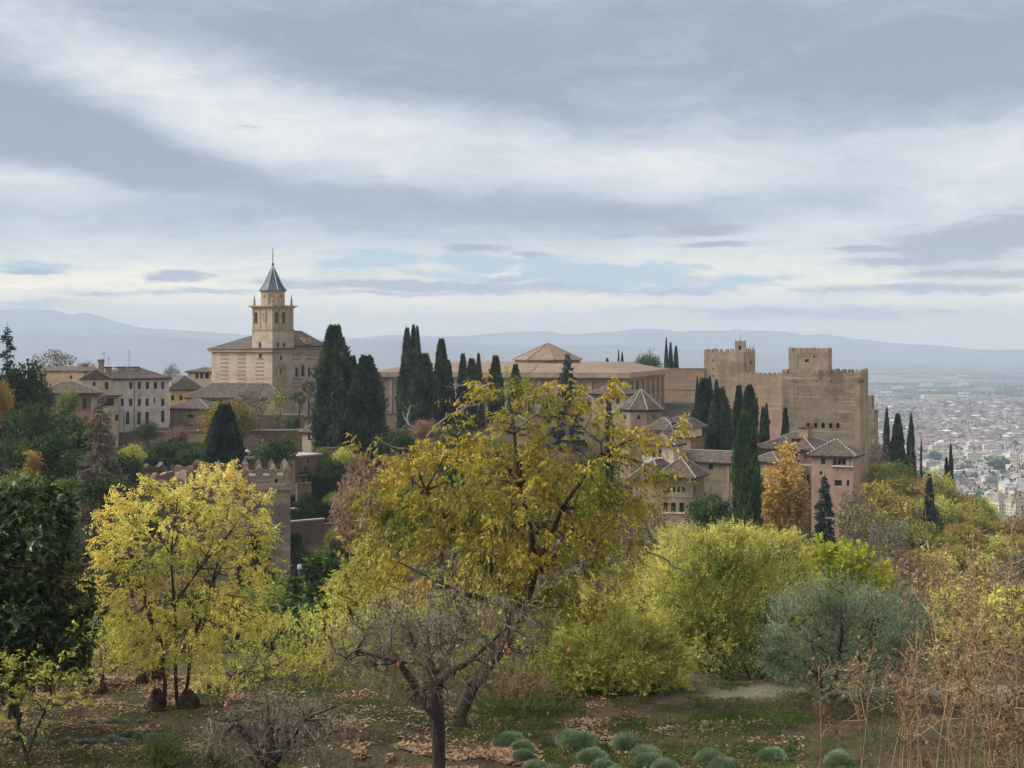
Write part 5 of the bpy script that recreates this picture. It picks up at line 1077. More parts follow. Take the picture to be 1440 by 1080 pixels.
tree_px('walnut_tree', 'large leaning walnut tree with thinning yellow-brown leaves', 'tree', 645, 43,
    [[(645, 1040, 0), (646, 1008, 0), (664, 965, 0), (700, 915, .2), (733, 862, .3), (752, 803, .3), (746, 740, .2), (730, 680, 0), (723, 610, 0), (716, 560, 0)], [(752, 803, .3), (790, 715, -.4), (846, 636, -.8), (905, 612, -1)], [(752, 803, .3), (800, 770, .9), (860, 720, 1.0)],
     [(733, 862, .3), (690, 805, .8), (640, 745, 1.2), (598, 690, 1.4), (580, 640, 1.4)], [(733, 862, .3), (640, 830, -1.2), (560, 790, -1.6)]],
    [(705, 600, 100, 75, 0), (635, 690, 115, 75, .6), (820, 640, 100, 80, -.6), (760, 720, 140, 80, 0), (560, 745, 75, 90, .5), (645, 800, 130, 60, -.8), (805, 790, 90, 60, -.3), (885, 615, 60, 38, -1), (900, 690, 55, 50, -1), (930, 640, 40, 38, -1), (935, 590, 26, 22, -1), (880, 665, 50, 34, -1), (555, 640, 65, 42, .8), (735, 540, 60, 34, 0), (870, 735, 70, 46, -1), (800, 850, 60, 40, -.6), (690, 850, 60, 36, -.4), (840, 575, 60, 45, -.3)],
    11, n_attr=690, per=74, sig=.22, nl=9, sl=.36, su=-.1, open_=.75, Ln=.14, Wd=.058, mat='walnut', bark='bark', r_tip=.007, r_base=.2, droop=.75, seg=.5, shell=.35, alpha=.35, twigs=700, twig_len=.5, thin=.2, wob=.14)
# the dead pale limbs standing out at its upper left
def dead_limbs():
    b = foot(645, 43); rg = np.random.RandomState(4); tr = bpy.data.objects['walnut_tree']; P0, P1, R0, R1 = [], [], [], []
    def go(p, d, ln, r, k):
        nonlocal P0, P1, R0, R1
        for _ in range(5):
            d = unit(d + rg.normal(size=3) * .28); q = p + d * ln / 5; P0.append(p); P1.append(q); R0.append(r); R1.append(r * .82); p = q; r *= .82
            if k and rg.rand() < .55: go(p, unit(d + rg.normal(size=3) * .8), ln * .5, r * .7, k - 1)
    for px, py, tx, ty, ln in ((600, 615, 660, 545, 2.2), (575, 640, 530, 590, 1.6), (585, 610, 575, 570, 1.0), (690, 540, 640, 560, 1.3), (835, 590, 880, 560, 1.0), (905, 640, 915, 560, 1.5), (920, 760, 905, 690, 1.6), (740, 560, 790, 540, 1.2), (510, 740, 500, 690, 1.0), (905, 770, 990, 830, 1.6)):
        p = np.array([WX(px, 43) - b[0], rg.normal() * .6, WZ(py, 43) - b[2]]); q = np.array([WX(tx, 43) - b[0], 0, WZ(ty, 43) - b[2]]); P0, P1, R0, R1 = [], [], [], []; go(p, unit(q - p), ln, .034, 2); link('dead_limb', tubes_mesh('dead_limb', P0, P1, R0, R1, M['bark_pale'], 5), tr)
    pass
dead_limbs()
tree_px('yellow_tree', 'bright yellow three-stemmed tree on old root stumps', 'tree', 247, 43,
    [[(228, 1040, 0), (229, 1010, 0), (232, 960, 0), (228, 915, 0), (205, 850, .3), (190, 790, .4)], [(250, 1040, 0), (249, 1000, 0), (246, 930, 0), (247, 880, -.2), (245, 850, -.2), (240, 780, -.3), (250, 700, -.3)], [(257, 1040, 0), (258, 1000, 0), (265, 950, 0), (270, 900, .2), (292, 840, .5), (315, 760, .5)], [(247, 862, -.2), (280, 800, -.6), (330, 740, -.8)]],
    [(240, 750, 95, 65), (310, 715, 62, 48), (345, 700, 36, 38), (352, 745, 32, 48), (335, 805, 50, 50), (180, 770, 50, 62), (310, 800, 70, 70), (190, 850, 70, 65), (290, 870, 85, 52, -.6), (235, 890, 85, 45, -.4), (150, 800, 34, 60), (205, 705, 45, 30), (300, 685, 50, 24), (345, 682, 28, 20)],
    12, n_attr=480, per=92, sig=.22, nl=11, sl=.34, su=.15, Ln=.10, Wd=.044, mat='yellow', r_tip=.008, r_base=.10, droop=.45, seg=.4, shell=.35, alpha=.3, twigs=300, wob=.08, thin=.1)
tree_px('loquat_tree', 'dark glossy broad-leaved evergreen tree at the left edge', 'tree', 20, 40,
    [[(20, 1010, 0), (22, 960, 0), (28, 880, 0), (36, 800, 0)], [(22, 960, 0), (60, 870, -.3), (85, 800, -.4)], [(22, 960, 0), (-20, 860, 0), (-50, 780, 0)]],
    [(30, 770, 85, 85), (15, 870, 85, 62), (88, 810, 44, 70), (60, 715, 48, 34), (-60, 800, 80, 110), (95, 880, 40, 50), (30, 920, 70, 26), (112, 850, 24, 40), (20, 935, 85, 26), (105, 905, 34, 40), (70, 920, 40, 26), (10, 700, 50, 35)],
    13, n_attr=430, per=58, sig=.18, nl=7, sl=.12, su=.45, open_=.95, Ln=.2, Wd=.07, mat='loquat', r_tip=.012, r_base=.16, droop=.2, seg=.4, shell=.6, alpha=.3, flat=.5, extra=260)
G = dict(bark='bark', r_tip=.007, r_base=.07, seg=.35, alpha=.3)
def shrub(label, px, Y, spec, seed, mat, n=200, per=96, Ln=.09, Wd=.038, sig=.2, name='shrub', cat='shrub', droop=.1, stems=4, nl=12, sl=.42, su=.75, open_=.6, **kw):
    b = foot(px, Y); rg = random.Random(seed); cx = sum(q[0] for q in spec) / len(spec); top = min(q[1] for q in spec); g = HY - b[2] / Y * F
    lines = [[(px, g + 8, 0), (px + rg.uniform(-10, 10), g - 6, 0), (cx + rg.uniform(-.5, .5) * spec[0][2] * 1.2, (g + top) / 2, rg.uniform(-.5, .5))] for _ in range(stems)]
    k = dict(G); k.update(kw); return broadleaf(name, label, cat, b, trunks_px(b, *lines), px_lobes(spec, b, Y), seed, n_attr=n, per=per, sig=sig, Ln=Ln, Wd=Wd, mat=mat, droop=droop, nl=nl, sl=sl, su=su, open_=open_, **k)
shrub('yellow-green bush hanging low at the left edge under the dark tree', 40, 38.6, [(15, 965, 50, 34), (75, 965, 45, 38), (-30, 960, 50, 50), (110, 985, 24, 24)], 21, 'yellowgreen', 150, 44, .12, .05, droop=.6)
shrub('yellow-green bush between the dark evergreen and the yellow tree', 128, 46, [(125, 925, 55, 48), (165, 950, 40, 40), (95, 960, 35, 36)], 22, 'yellowgreen', 170, 44, .12, .05, droop=.6)
shrub('pale yellow-green bush right of the three yellow stems', 335, 47, [(335, 930, 55, 55), (385, 915, 55, 50), (310, 965, 45, 36), (370, 970, 50, 34)], 23, 'yellowgreen', 220, 56)
shrub('pale yellow-green bush left of the bare pomegranate crown', 440, 48.5, [(440, 905, 55, 50), (470, 950, 45, 45), (415, 960, 40, 40)], 24, 'yellowgreen', 190, 56)
shrub('yellow-green tree rising behind the left of the bare pomegranate', 500, 53, [(495, 850, 40, 55), (520, 800, 30, 40), (480, 890, 45, 45), (530, 870, 40, 60)], 25, 'yellowgreen', 220, 52, droop=.4, Ln=.12, Wd=.05)
shrub('olive-green thicket behind the bare pomegranate crown', 610, 51, [(610, 895, 80, 50), (570, 940, 60, 45), (680, 900, 60, 50), (640, 950, 70, 36), (560, 860, 60, 40), (660, 850, 60, 36)], 26, 'yellowgreen', 300, 66)
shrub('dull green thicket under the right of the walnut', 775, 54, [(790, 880, 60, 55), (750, 920, 50, 45), (820, 900, 40, 50), (700, 935, 50, 40)], 27, 'olive_green', 190, 60)
shrub('broad yellow-green bush at the terrace edge in the middle', 862, 47.5, [(865, 915, 85, 62), (820, 945, 50, 50), (915, 945, 55, 50), (862, 955, 85, 42), (890, 880, 50, 36)], 28, 'yellowgreen', 360, 150, .09, .038, extra=170)
shrub('tall yellow-green bush between the broad bush and the grey olive', 1005, 52, [(1000, 830, 65, 75), (960, 850, 45, 60), (1050, 830, 55, 70), (1000, 910, 80, 75), (1040, 790, 50, 45), (960, 930, 45, 60)], 29, 'yellowgreen', 460, 145, .09, .038, extra=220)
shrub('pale yellow-green bush behind the broad one beside the walnut', 855, 57, [(850, 845, 40, 55), (885, 815, 35, 40), (830, 880, 30, 50)], 30, 'yellowgreen', 170, 56)
shrub('high yellow-green bush behind, below the tall dark cypress', 1080, 60, [(1085, 790, 50, 40), (1030, 775, 45, 35), (960, 785, 50, 40), (930, 815, 40, 40), (1110, 830, 40, 50)], 31, 'yellowgreen', 340, 110, .09, .038, extra=120)
shrub('dark green shrub in the shade left of the grey olive', 1062, 49, [(1060, 950, 40, 46), (1085, 900, 30, 50), (1030, 975, 30, 30)], 32, 'evergreen', 170, 60)
shrub('bright lime and orange tree behind the grey olive', 1185, 76, [(1150, 785, 26, 26), (1185, 795, 36, 32), (1225, 820, 34, 26), (1200, 835, 40, 26), (1165, 820, 34, 30)], 33, 'limegreen', 230, 52, .2, .12, sig=.26, name='tree', cat='tree')
shrub('grey-green young tree right of the grey olive', 1290, 64, [(1285, 850, 30, 45), (1310, 830, 28, 40), (1300, 890, 40, 40)], 34, 'olive_green', 140, 30)
shrub('yellow-leaved bush right of the grey olive', 1368, 58, [(1350, 885, 40, 36), (1390, 878, 36, 36), (1365, 920, 50, 44), (1420, 895, 36, 46)], 35, 'yellow', 180, 44, .1, .045)
shrub('greenish bush low at the right behind dry weeds', 1330, 50, [(1320, 960, 45, 40), (1370, 950, 50, 45), (1430, 940, 45, 55)], 36, 'olive_green', 190, 46)
shrub('low yellow-green bush at the right foot of the yellow tree', 300, 45.2, [(300, 985, 34, 26), (335, 990, 30, 22)], 37, 'yellowgreen', 110, 54)
shrub('low green bush between the two bare pomegranates', 450, 45.5, [(440, 985, 50, 26), (490, 990, 36, 24)], 38, 'olive_green', 130, 50)
shrub('low green bush left of the leafless pomegranate trunk', 545, 46, [(540, 985, 36, 24), (575, 978, 30, 26)], 39, 'green', 110, 50)
shrub('low olive-green bush behind the leaning walnut trunk', 690, 48, [(690, 960, 45, 34), (740, 950, 40, 26)], 40, 'olive_green', 150, 50)
tree_px('olive_tree', 'broad silvery grey-green olive tree at the terrace edge', 'olive tree', 1165, 46,
    [[(1165, 1030, 0), (1163, 1000, 0), (1155, 955, 0), (1140, 900, 0)], [(1163, 1000, 0), (1200, 945, .2), (1230, 890, .2)], [(1163, 1000, 0), (1180, 930, -.4), (1185, 870, -.4)]],
    [(1140, 885, 62, 52), (1205, 890, 62, 55), (1266, 885, 46, 48), (1115, 925, 42, 50), (1190, 950, 70, 45), (1258, 930, 48, 42), (1165, 850, 45, 32), (1230, 855, 35, 26), (1130, 970, 40, 30)],
    41, n_attr=520, per=120, sig=.15, nl=14, sl=.36, su=.5, open_=.55, Ln=.085, Wd=.021, mat='olive', r_tip=.007, r_base=.16, droop=-.35, seg=.35, shell=.55, alpha=.3, extra=150)
def bare_tree(label, px, Y, lines, spec, seed, n, tw, tl, fruit):
    t = tree_px('pomegranate_tree', label, 'pomegranate tree', px, Y, lines, spec, seed, n_attr=n, per=2, sig=.3, Ln=.08, Wd=.03, mat='yellowgreen', r_tip=.008, r_base=.17, droop=.55, nl=2, seg=.3, shell=.2, alpha=.3, twigs=tw, twig_len=tl, wob=.2, thin=.5)
    b = foot(px, Y)
    for i, (fx, fy) in enumerate(fruit):
        p = (WX(fx, Y - .8) - b[0], -.8, WZ(fy, Y - .8) - b[2]); o = MB().lathe([(.015, p[2] - .062), (.036, p[2] - .04), (.044, p[2]), (.034, p[2] + .035), (.018, p[2] + .06), (.026, p[2] + .085)], p[0], p[1], 9).build('pomegranate', M['fruit'], t, True)
    return t
M['fruit'] = surf('pomegranate_skin', [S(140, 76, 52), S(176, 104, 72), S(190, 132, 96)], 12, rough=.55)
bare_tree('leafless pomegranate tree with dense drooping twigs before the walnut', 617, 37.2, [[(617, 1110, 0), (617, 1080, 0), (616, 1010, 0), (612, 960, 0), (604, 925, 0), (600, 880, .2)], [(614, 985, 0), (560, 930, -.3), (500, 915, -.4)], [(612, 965, 0), (660, 930, -.3), (715, 880, -.3)], [(612, 960, 0), (640, 900, .5), (650, 850, .5)]],
    [(600, 870, 115, 50), (530, 905, 75, 50), (700, 880, 70, 52), (600, 930, 120, 40), (740, 900, 50, 40), (490, 900, 40, 40)], 51, 330, 2300, .55, [(507, 977), (712, 910), (716, 917), (690, 935), (560, 935), (644, 948), (800, 915), (680, 878)])
bare_tree('leafless low pomegranate bush at the bottom with pale twisted twigs', 382, 35.8, [[(382, 1120, 0), (381, 1075, 0), (378, 1030, 0), (376, 990, 0)], [(381, 1060, 0), (430, 1010, -.3), (480, 990, -.4)], [(381, 1060, 0), (330, 1015, -.3), (295, 1010, -.4)]],
    [(385, 1000, 85, 42), (330, 1025, 60, 36), (445, 1010, 66, 40), (390, 1040, 90, 30)], 52, 200, 1500, .5, [(448, 1036), (318, 992), (330, 978), (372, 1058)])
shrub('low dry pinkish-brown bush at the foot of the walnut', 735, 46.5, [(735, 978, 42, 15), (705, 985, 26, 10), (765, 982, 25, 11)], 53, 'drybush', 120, 34, .08, .025, sig=.1, stems=5, droop=-.5)
shrub('low green clump right of the walnut trunk', 720, 45.2, [(705, 996, 40, 6), (760, 993, 45, 7)], 54, 'grass', 90, 40, .12, .02, sig=.08, stems=3, droop=-.9)
shrub('vivid green clump on the earth bank below the yellow tree', 225, 38.2, [(222, 1062, 16, 9), (235, 1066, 10, 7)], 55, 'grass', 60, 50, .09, .03, sig=.08, stems=3, droop=-.6)
shrub('small vivid green weed under the low pomegranate bush', 310, 38.4, [(305, 1068, 12, 7)], 56, 'grass', 40, 46, .09, .03, sig=.07, stems=3, droop=-.6)

# dark old stumps under the yellow tree and its neighbours
M['stump'] = surf('old_stump_wood', [S(40, 30, 26), S(66, 50, 42), S(92, 72, 60)], 5.0, bump=1.0, bscale=12)
def stump(label, px, Y, w, h, seed):
    rg = np.random.RandomState(seed); b = foot(px, Y); n = 18; rings = []
    for k in range(9):
        f = k / 8; rr = w * (.62 + .38 * math.sin(math.pi * (f * .75 + .2))) * (1 - .55 * f ** 3)
        rings.append([(math.cos(a) * rr * (1 + .55 * float(fbm(a * 1.5 + seed, f * 3 + seed, 3)) * 1.6), math.sin(a) * rr * (1 + .5 * float(fbm(a * 1.7 + seed * 3, f * 3, 3)) * 1.6), -.1 + (h + .1) * f + .12 * h * math.sin(a * 3 + seed)) for a in np.linspace(0, 2 * math.pi, n, endpoint=False)])
    o = MB().loft(rings).build('tree_stump', M['stump']); o.location = b; tag(o, label, 'stump')
for a in (('gnarled dark stump under the left yellow stem', 219, 42.6, .26, .62, 1), ('gnarled dark stump under the right yellow stem', 264, 42.8, .32, .55, 2), ('small dark stump behind the yellow stems', 200, 46.0, .17, .5, 3), ('broad split dark stump behind the yellow stems', 222, 47.0, .34, 1.15, 4), ('low dark stump under the bush left of the yellow tree', 138, 44.8, .25, .4, 5), ('small dark stump under the hanging bush at the left', 62, 45.0, .2, .35, 6), ('dark stump beside the bush left of the yellow tree', 122, 45.4, .2, .9, 7), ('dark low stump left of the walnut trunk', 585, 44.5, .3, .5, 8)): stump(*a)

# lavender: domes of fine upright blades
def dome(name, n, rg, mat, ln=.17, wd=.017):
    d = rvec(rg, n); d[:, 2] = np.abs(d[:, 2]); C = d * np.array([.42, .42, .36]) * (.82 + .18 * rg.rand(n, 1)); C *= (1 + .5 * fbm(d[:, 0] * 3 + 7, d[:, 1] * 3 + d[:, 2] * 2, 3))[:, None]; D = unit(d * .8 + np.array([0, 0, .55]) + rvec(rg, n) * .6)
    core = d[:n // 4] * np.array([.38, .38, .3]); C = np.concatenate([C, core]); D = np.concatenate([D, rvec(rg, len(core))])
    return leaf_mesh(name, C, D, ln * (.7 + .6 * rg.rand(len(C))), np.where(np.arange(len(C)) < n, wd, wd * 4), L[mat], rg)
DOME = {m: [dome('lavender_bush', 4200, np.random.RandomState(60 + k), m) for k in range(3)] for m in ('lavender', 'silver')}
def lavender(px, py, r, mt, k, lb, grp):
    Y = 40.0
    for _ in range(12): Y = -gz(WX(px, Y), Y) * F / (py + r * .55 - HY)
    o = link('lavender_bush', DOME[mt][k % 3]); o.location = (WX(px, Y), Y, gz(WX(px, Y), Y) - .03); s = r * Y / F / .5; o.scale = (s, s, s * (.95 + .1 * (k % 3 - 1)) * (.7 if mt == 'silver' else 1)); o.rotation_euler = (0, 0, k * 1.3); tag(o, lb, 'lavender', grp)
for k, (px, py, r) in enumerate(((717, 1034, 22), (735, 1046, 17), (737, 1061, 17), (752, 1072, 18), (803, 1033, 22), (822, 1040, 22), (833, 1058, 24), (848, 1074, 19), (881, 1040, 23), (908, 1053, 22), (914, 1066, 23), (936, 1077, 22), (868, 1082, 20), (998, 1060, 22), (1018, 1074, 23), (1086, 1056, 22), (1180, 1062, 20), (780, 1082, 16))):
    lavender(px, py, r, 'lavender', k, 'grey-green rounded lavender bush on the leaf-strewn terrace', 'lavender bushes on the right of the terrace')
for k in range(15): lavender(22 + k * 13.4 + (k % 3), 1024 + (k % 2), 9 + (k % 3), 'silver', k, 'small silvery lavender tuft in the front row under the yellow tree', 'front row of silvery lavender')
for k in range(9): lavender(112 + k * 12 + (k % 2) * 3, 1010 + (k % 2), 7 + (k % 2), 'silver', k + 1, 'small silvery lavender tuft in the back row under the yellow tree', 'back row of silvery lavender')

# grass, weeds and fallen leaves: nobody could count them
def scatter(name, label, mat, areas, ln, wd, up, seed, lift=.02, thr=-.08):
    rg = np.random.RandomState(seed); Cs = []
    for px0, px1, y0, y1, n in areas:
        px = px0 + (px1 - px0) * rg.rand(n); Y = y0 + (y1 - y0) * rg.rand(n); x = WX(px, Y); keep = fbm(x * .9 + seed, Y * .9, 3) > thr; x, Y = x[keep], Y[keep]; Cs.append(np.stack([x, Y, ground(x, Y) + lift], -1))
    C = np.concatenate(Cs); D = unit(rvec(rg, len(C)) * np.array([1, 1, .25]) + np.array([0, 0, up])); s = .5 + rg.rand(len(C)); o = link(name, leaf_mesh(name, C, D, ln * s, wd * s, L[mat], rg, .75 if up < .3 else None)); tag(o, label, kind='stuff')
scatter('grass', 'green grass and weeds on the garden terrace', 'grass', [(640, 1120, 41.5, 44.5, 10000), (760, 1120, 37.5, 41.5, 15000), (-20, 420, 37.6, 39.2, 6000), (280, 660, 42, 46, 5000), (640, 820, 44, 46.5, 5000), (1120, 1460, 38, 46, 6000), (860, 1140, 43.5, 45.6, 7000), (820, 1060, 46.2, 48, 4000), (-20, 640, 39, 45, 3500)], .11, .02, .7, 70)
scatter('fallen_leaves', 'brown fallen leaves lying on the garden terrace', 'litter', [(500, 740, 37.4, 40.2, 15000), (-20, 560, 37.4, 46, 9000), (740, 1130, 37.4, 44, 4500), (560, 900, 40, 47, 4000), (20, 330, 43, 48, 4000)], .10, .055, .12, 71, .03)

# tall dry weeds close by on the right, rooted on the slope below the viewpoint
def weed(label, px, top, Y, seed, lean, heads, group=None):
    rg = np.random.RandomState(seed); b = foot(px, Y); H = WZ(top, Y) - b[2]; t = thing('dry_weed', label, 'weed', b, 0, group); P0, P1, R0, R1, C, D = [], [], [], [], [], []
    p = np.zeros(3); d = unit(np.array([rg.normal() * .05 - lean * .5, rg.normal() * .08, 1.0])); n = 14; k = H / n / d[2]; th = rg.uniform(.6, 1.0)
    for i in range(n):
        d = unit(d + rg.normal(size=3) * np.array([.045, .045, 0]) + np.array([lean * .05, 0, 0])); q = p + d * k; r = .0066 * th * (1 - .72 * i / n); P0.append(p); P1.append(q); R0.append(r); R1.append(r * .94)
        if i > n * .45 and heads:
            for _ in range(rg.randint(1, 4)):
                f = rg.rand(); s = p + (q - p) * f; bd = unit(rvec(rg, 1)[0] + np.array([0, 0, .9])); bl = (.12 + .3 * rg.rand()) * (1.2 - .7 * i / n); m1 = s + bd * bl; P0.append(s); P1.append(m1); R0.append(.0034); R1.append(.0022)
                for _ in range(rg.randint(2, 5)):
                    e = s + (m1 - s) * rg.uniform(.35, 1); u = unit(rvec(rg, 1)[0] + np.array([0, 0, .5])); m2 = e + u * rg.uniform(.03, .11); P0.append(e); P1.append(m2); R0.append(.0019); R1.append(.0013)
                    w = rg.randint(5, 10); C.append(m2 + rg.normal(size=(w, 3)) * .011); D.append(rvec(rg, w))
        p = q
    link('stalk', tubes_mesh('stalk', P0, P1, R0, R1, M['stalk'], 5), t)
    if C: C = np.concatenate(C) - 0; D = np.concatenate(D); link('seed_heads', leaf_mesh('seed_heads', C - D * .012, D, .023 * (.7 + .6 * rg.rand(len(C))), .014, L['seed'], rg), t)  # clusters of seed heads on the side stalks, not leaves
def weeds():
    named = [(1352, 695, 10.5, 0.0, 'tall dry weed with clustered brown seed heads standing apart before the slope wood'), (1428, 690, 9.5, .05, 'tallest dry weed with brown seed heads at the right edge'), (1204, 905, 11.5, -.1, 'dry weed with a dense brown head before the left of the olive'), (1285, 925, 11, .1, 'dry weed before the right side of the olive trunk'), (1266, 905, 12, -.02, 'dry brown weed before the middle of the olive'), (1338, 898, 12.5, .02, 'slender dry weed just right of the olive'), (1395, 790, 10, .12, 'branching dry weed leaning right against the yellow bush'), (1150, 935, 12, -.12, 'short leftmost dry weed leaning away from the others')]
    for i, (px, top, Y, le, lb) in enumerate(named): weed(lb, px, top, Y, 200 + i, le, True)
    rg = random.Random(9)
    for i in range(34):
        f = rg.random() ** .42; px = 1150 + 310 * f; top = rg.uniform(740, 1030) + (1440 - px) * .32; weed('dry brown weed stalk in the tangle at the lower right', px, top, rg.uniform(8.5, 13), 300 + i, rg.uniform(-.25, .25), rg.random() < .62, 'dry weeds in the tangle')
weeds()

# clipped hedges and paths of the garden across the ravine
def hedge(label, A, B, top, D, h, seed, mat='hedge'):
    a = Vector((WX(*A), A[1], 0)); b = Vector((WX(*B), B[1], 0)); W = (b - a).length; zt = WZ(top, (A[1] + B[1]) / 2); t = thing('hedge', label, 'hedge', (a.x, a.y, zt - h), math.atan2(b.y - a.y, b.x - a.x)); rg = np.random.RandomState(seed)
    MB().box(.08, W - .08, .08, D - .08, -2.5, h - .1).build('hedge_core', M['hedge_core'], t); n = int(min(9000, (W * h * 2 + W * D + D * h * 2) * 55)); p = rg.rand(n, 3) * np.array([W, D, h]); f = rg.randint(0, 5, n)
    p[f == 0, 1] = 0; p[f == 1, 1] = D; p[f == 2, 2] = h; p[f == 3, 0] = 0; p[f == 4, 0] = W; w = rg.rand(n) < .35; p[w & (f < 2), 1] = 0; p[w & (f > 2), 2] = h
    link('foliage', leaf_mesh('foliage', p + rg.normal(size=p.shape) * .05, unit(rvec(rg, n) + np.array([0, 0, .3])), .26, .15, L[mat], rg), t)
M['hedge_core'] = surf('hedge_shade', [S(26, 38, 24), S(36, 50, 30)], 2)
hedge('tall clipped dark hedge block beside the brick block', (437, 207), (480, 209), 668, 4.5, 3.0, 1); hedge('farther clipped hedge running behind the tall block', (468, 216), (500, 217), 662, 2, 2.6, 2)
for i, (A, B, top, lb) in enumerate((((413, 202), (440, 206), 706, 'low box hedge nearest the crenellated tower'), ((425, 200.5), (462, 206), 708, 'low box hedge along the garden kerb'), ((440, 206), (476, 210.5), 700, 'low box hedge under the tall clipped block'), ((410, 206), (438, 210), 697, 'low box hedge below the group of people'), ((455, 207), (492, 214), 703, 'low box hedge at the far end of the kerb'), ((414, 198.7), (450, 203.6), 715, 'low box hedge lowest by the kerb'))): hedge(lb, A, B, top, 1.0, .8, 10 + i)
for i, (A, B, top, lb) in enumerate((((62, 188), (106, 190), 682, 'dark low hedge beside the pale garden path'), ((50, 196), (100, 199), 672, 'second dark hedge behind the garden path'), ((200, 236), (300, 238), 634, 'upper clipped hedge row on the left terrace'), ((205, 228), (300, 230), 645, 'lower clipped hedge row on the left terrace'), ((240, 243), (330, 244), 624, 'clipped hedge under the dark retaining wall'))): hedge(lb, A, B, top, 1.2, 1.1, 30 + i)
p = MB(); a, b, c, d = P(62, 700, 180), P(128, 688, 184), P(128, 684, 188), P(62, 690, 186)
# ------------------------------------------------------------------ town and plain on the right
def multi(name, parts, parent=None):
    """one mesh with several materials: parts = [(MB, material)]"""
    V, Fc, mi = [], [], []
    for k, (m, mat) in enumerate(parts):
        n = len(V); V += m.v; Fc += [tuple(i + n for i in f) for f in m.f]; mi += [k] * len(m.f)
    me = bpy.data.meshes.new(name); me.from_pydata(V, [], Fc); me.update()
    for _, mat in parts: me.materials.append(mat)
    me.polygons.foreach_set('material_index', mi); return me
TW = {'white': surf('town_white_wall', [S(166, 156, 145), S(192, 184, 174)], .1, bump=0), 'cream': surf('town_cream_wall', [S(190, 172, 146), S(214, 198, 170)], .1, bump=0), 'grey': surf('town_grey_wall', [S(150, 144, 138), S(178, 172, 166)], .1, bump=0), 'terra': surf('town_terracotta', [S(132, 108, 96), S(158, 132, 116)], .3, bump=0), 'brown': surf('town_brown_roof', [S(114, 102, 94), S(140, 126, 116)], .3, bump=0), 'win': M['glass']}
def town_proto(w, d, h, wall, roof, rh, flat=False):
    wl, win = MB(), MB(); wl.box(-w / 2, w / 2, -d / 2, d / 2, -4, h)
    for fl in range(int(h // 3.2)):
        z = 1.0 + fl * 3.2
        for k in range(int(w // 3)):
            x = -w / 2 + w * (k + .5) / int(w // 3); win.box(x - .6, x + .6, -d / 2 - .06, -d / 2 - .005, z, z + 1.5)
        for k in range(int(d // 3.5)):
            y = -d / 2 + d * (k + .5) / int(d // 3.5); win.box(-w / 2 - .06, -w / 2 - .005, y - .6, y + .6, z, z + 1.5)
    rf = MB(); o = .5
    if flat: rf.box(-w / 2 - .1, w / 2 + .1, -d / 2 - .1, d / 2 + .1, h + .01, h + .5).box(-w / 5, w / 6, -d / 5, d / 6, h + .51, h + 2.6)
    else:
        k = min(w, d) / 2 + o; e = [(-w / 2 - o, -d / 2 - o, h + .01), (w / 2 + o, -d / 2 - o, h + .01), (w / 2 + o, d / 2 + o, h + .01), (-w / 2 - o, d / 2 + o, h + .01)]; r0, r1 = (-w / 2 - o + k * .9, 0, h + rh), (w / 2 + o - k * .9, 0, h + rh)
        rf.poly([e[0], e[1], r1, r0]); rf.poly([e[1], e[2], r1]); rf.poly([e[2], e[3], r0, r1]); rf.poly([e[3], e[0], r0]); rf.poly(e[::-1])
    return multi('wall', [(wl, TW[wall]), (win, TW['win'])]), multi('roof', [(rf, TW[roof])])
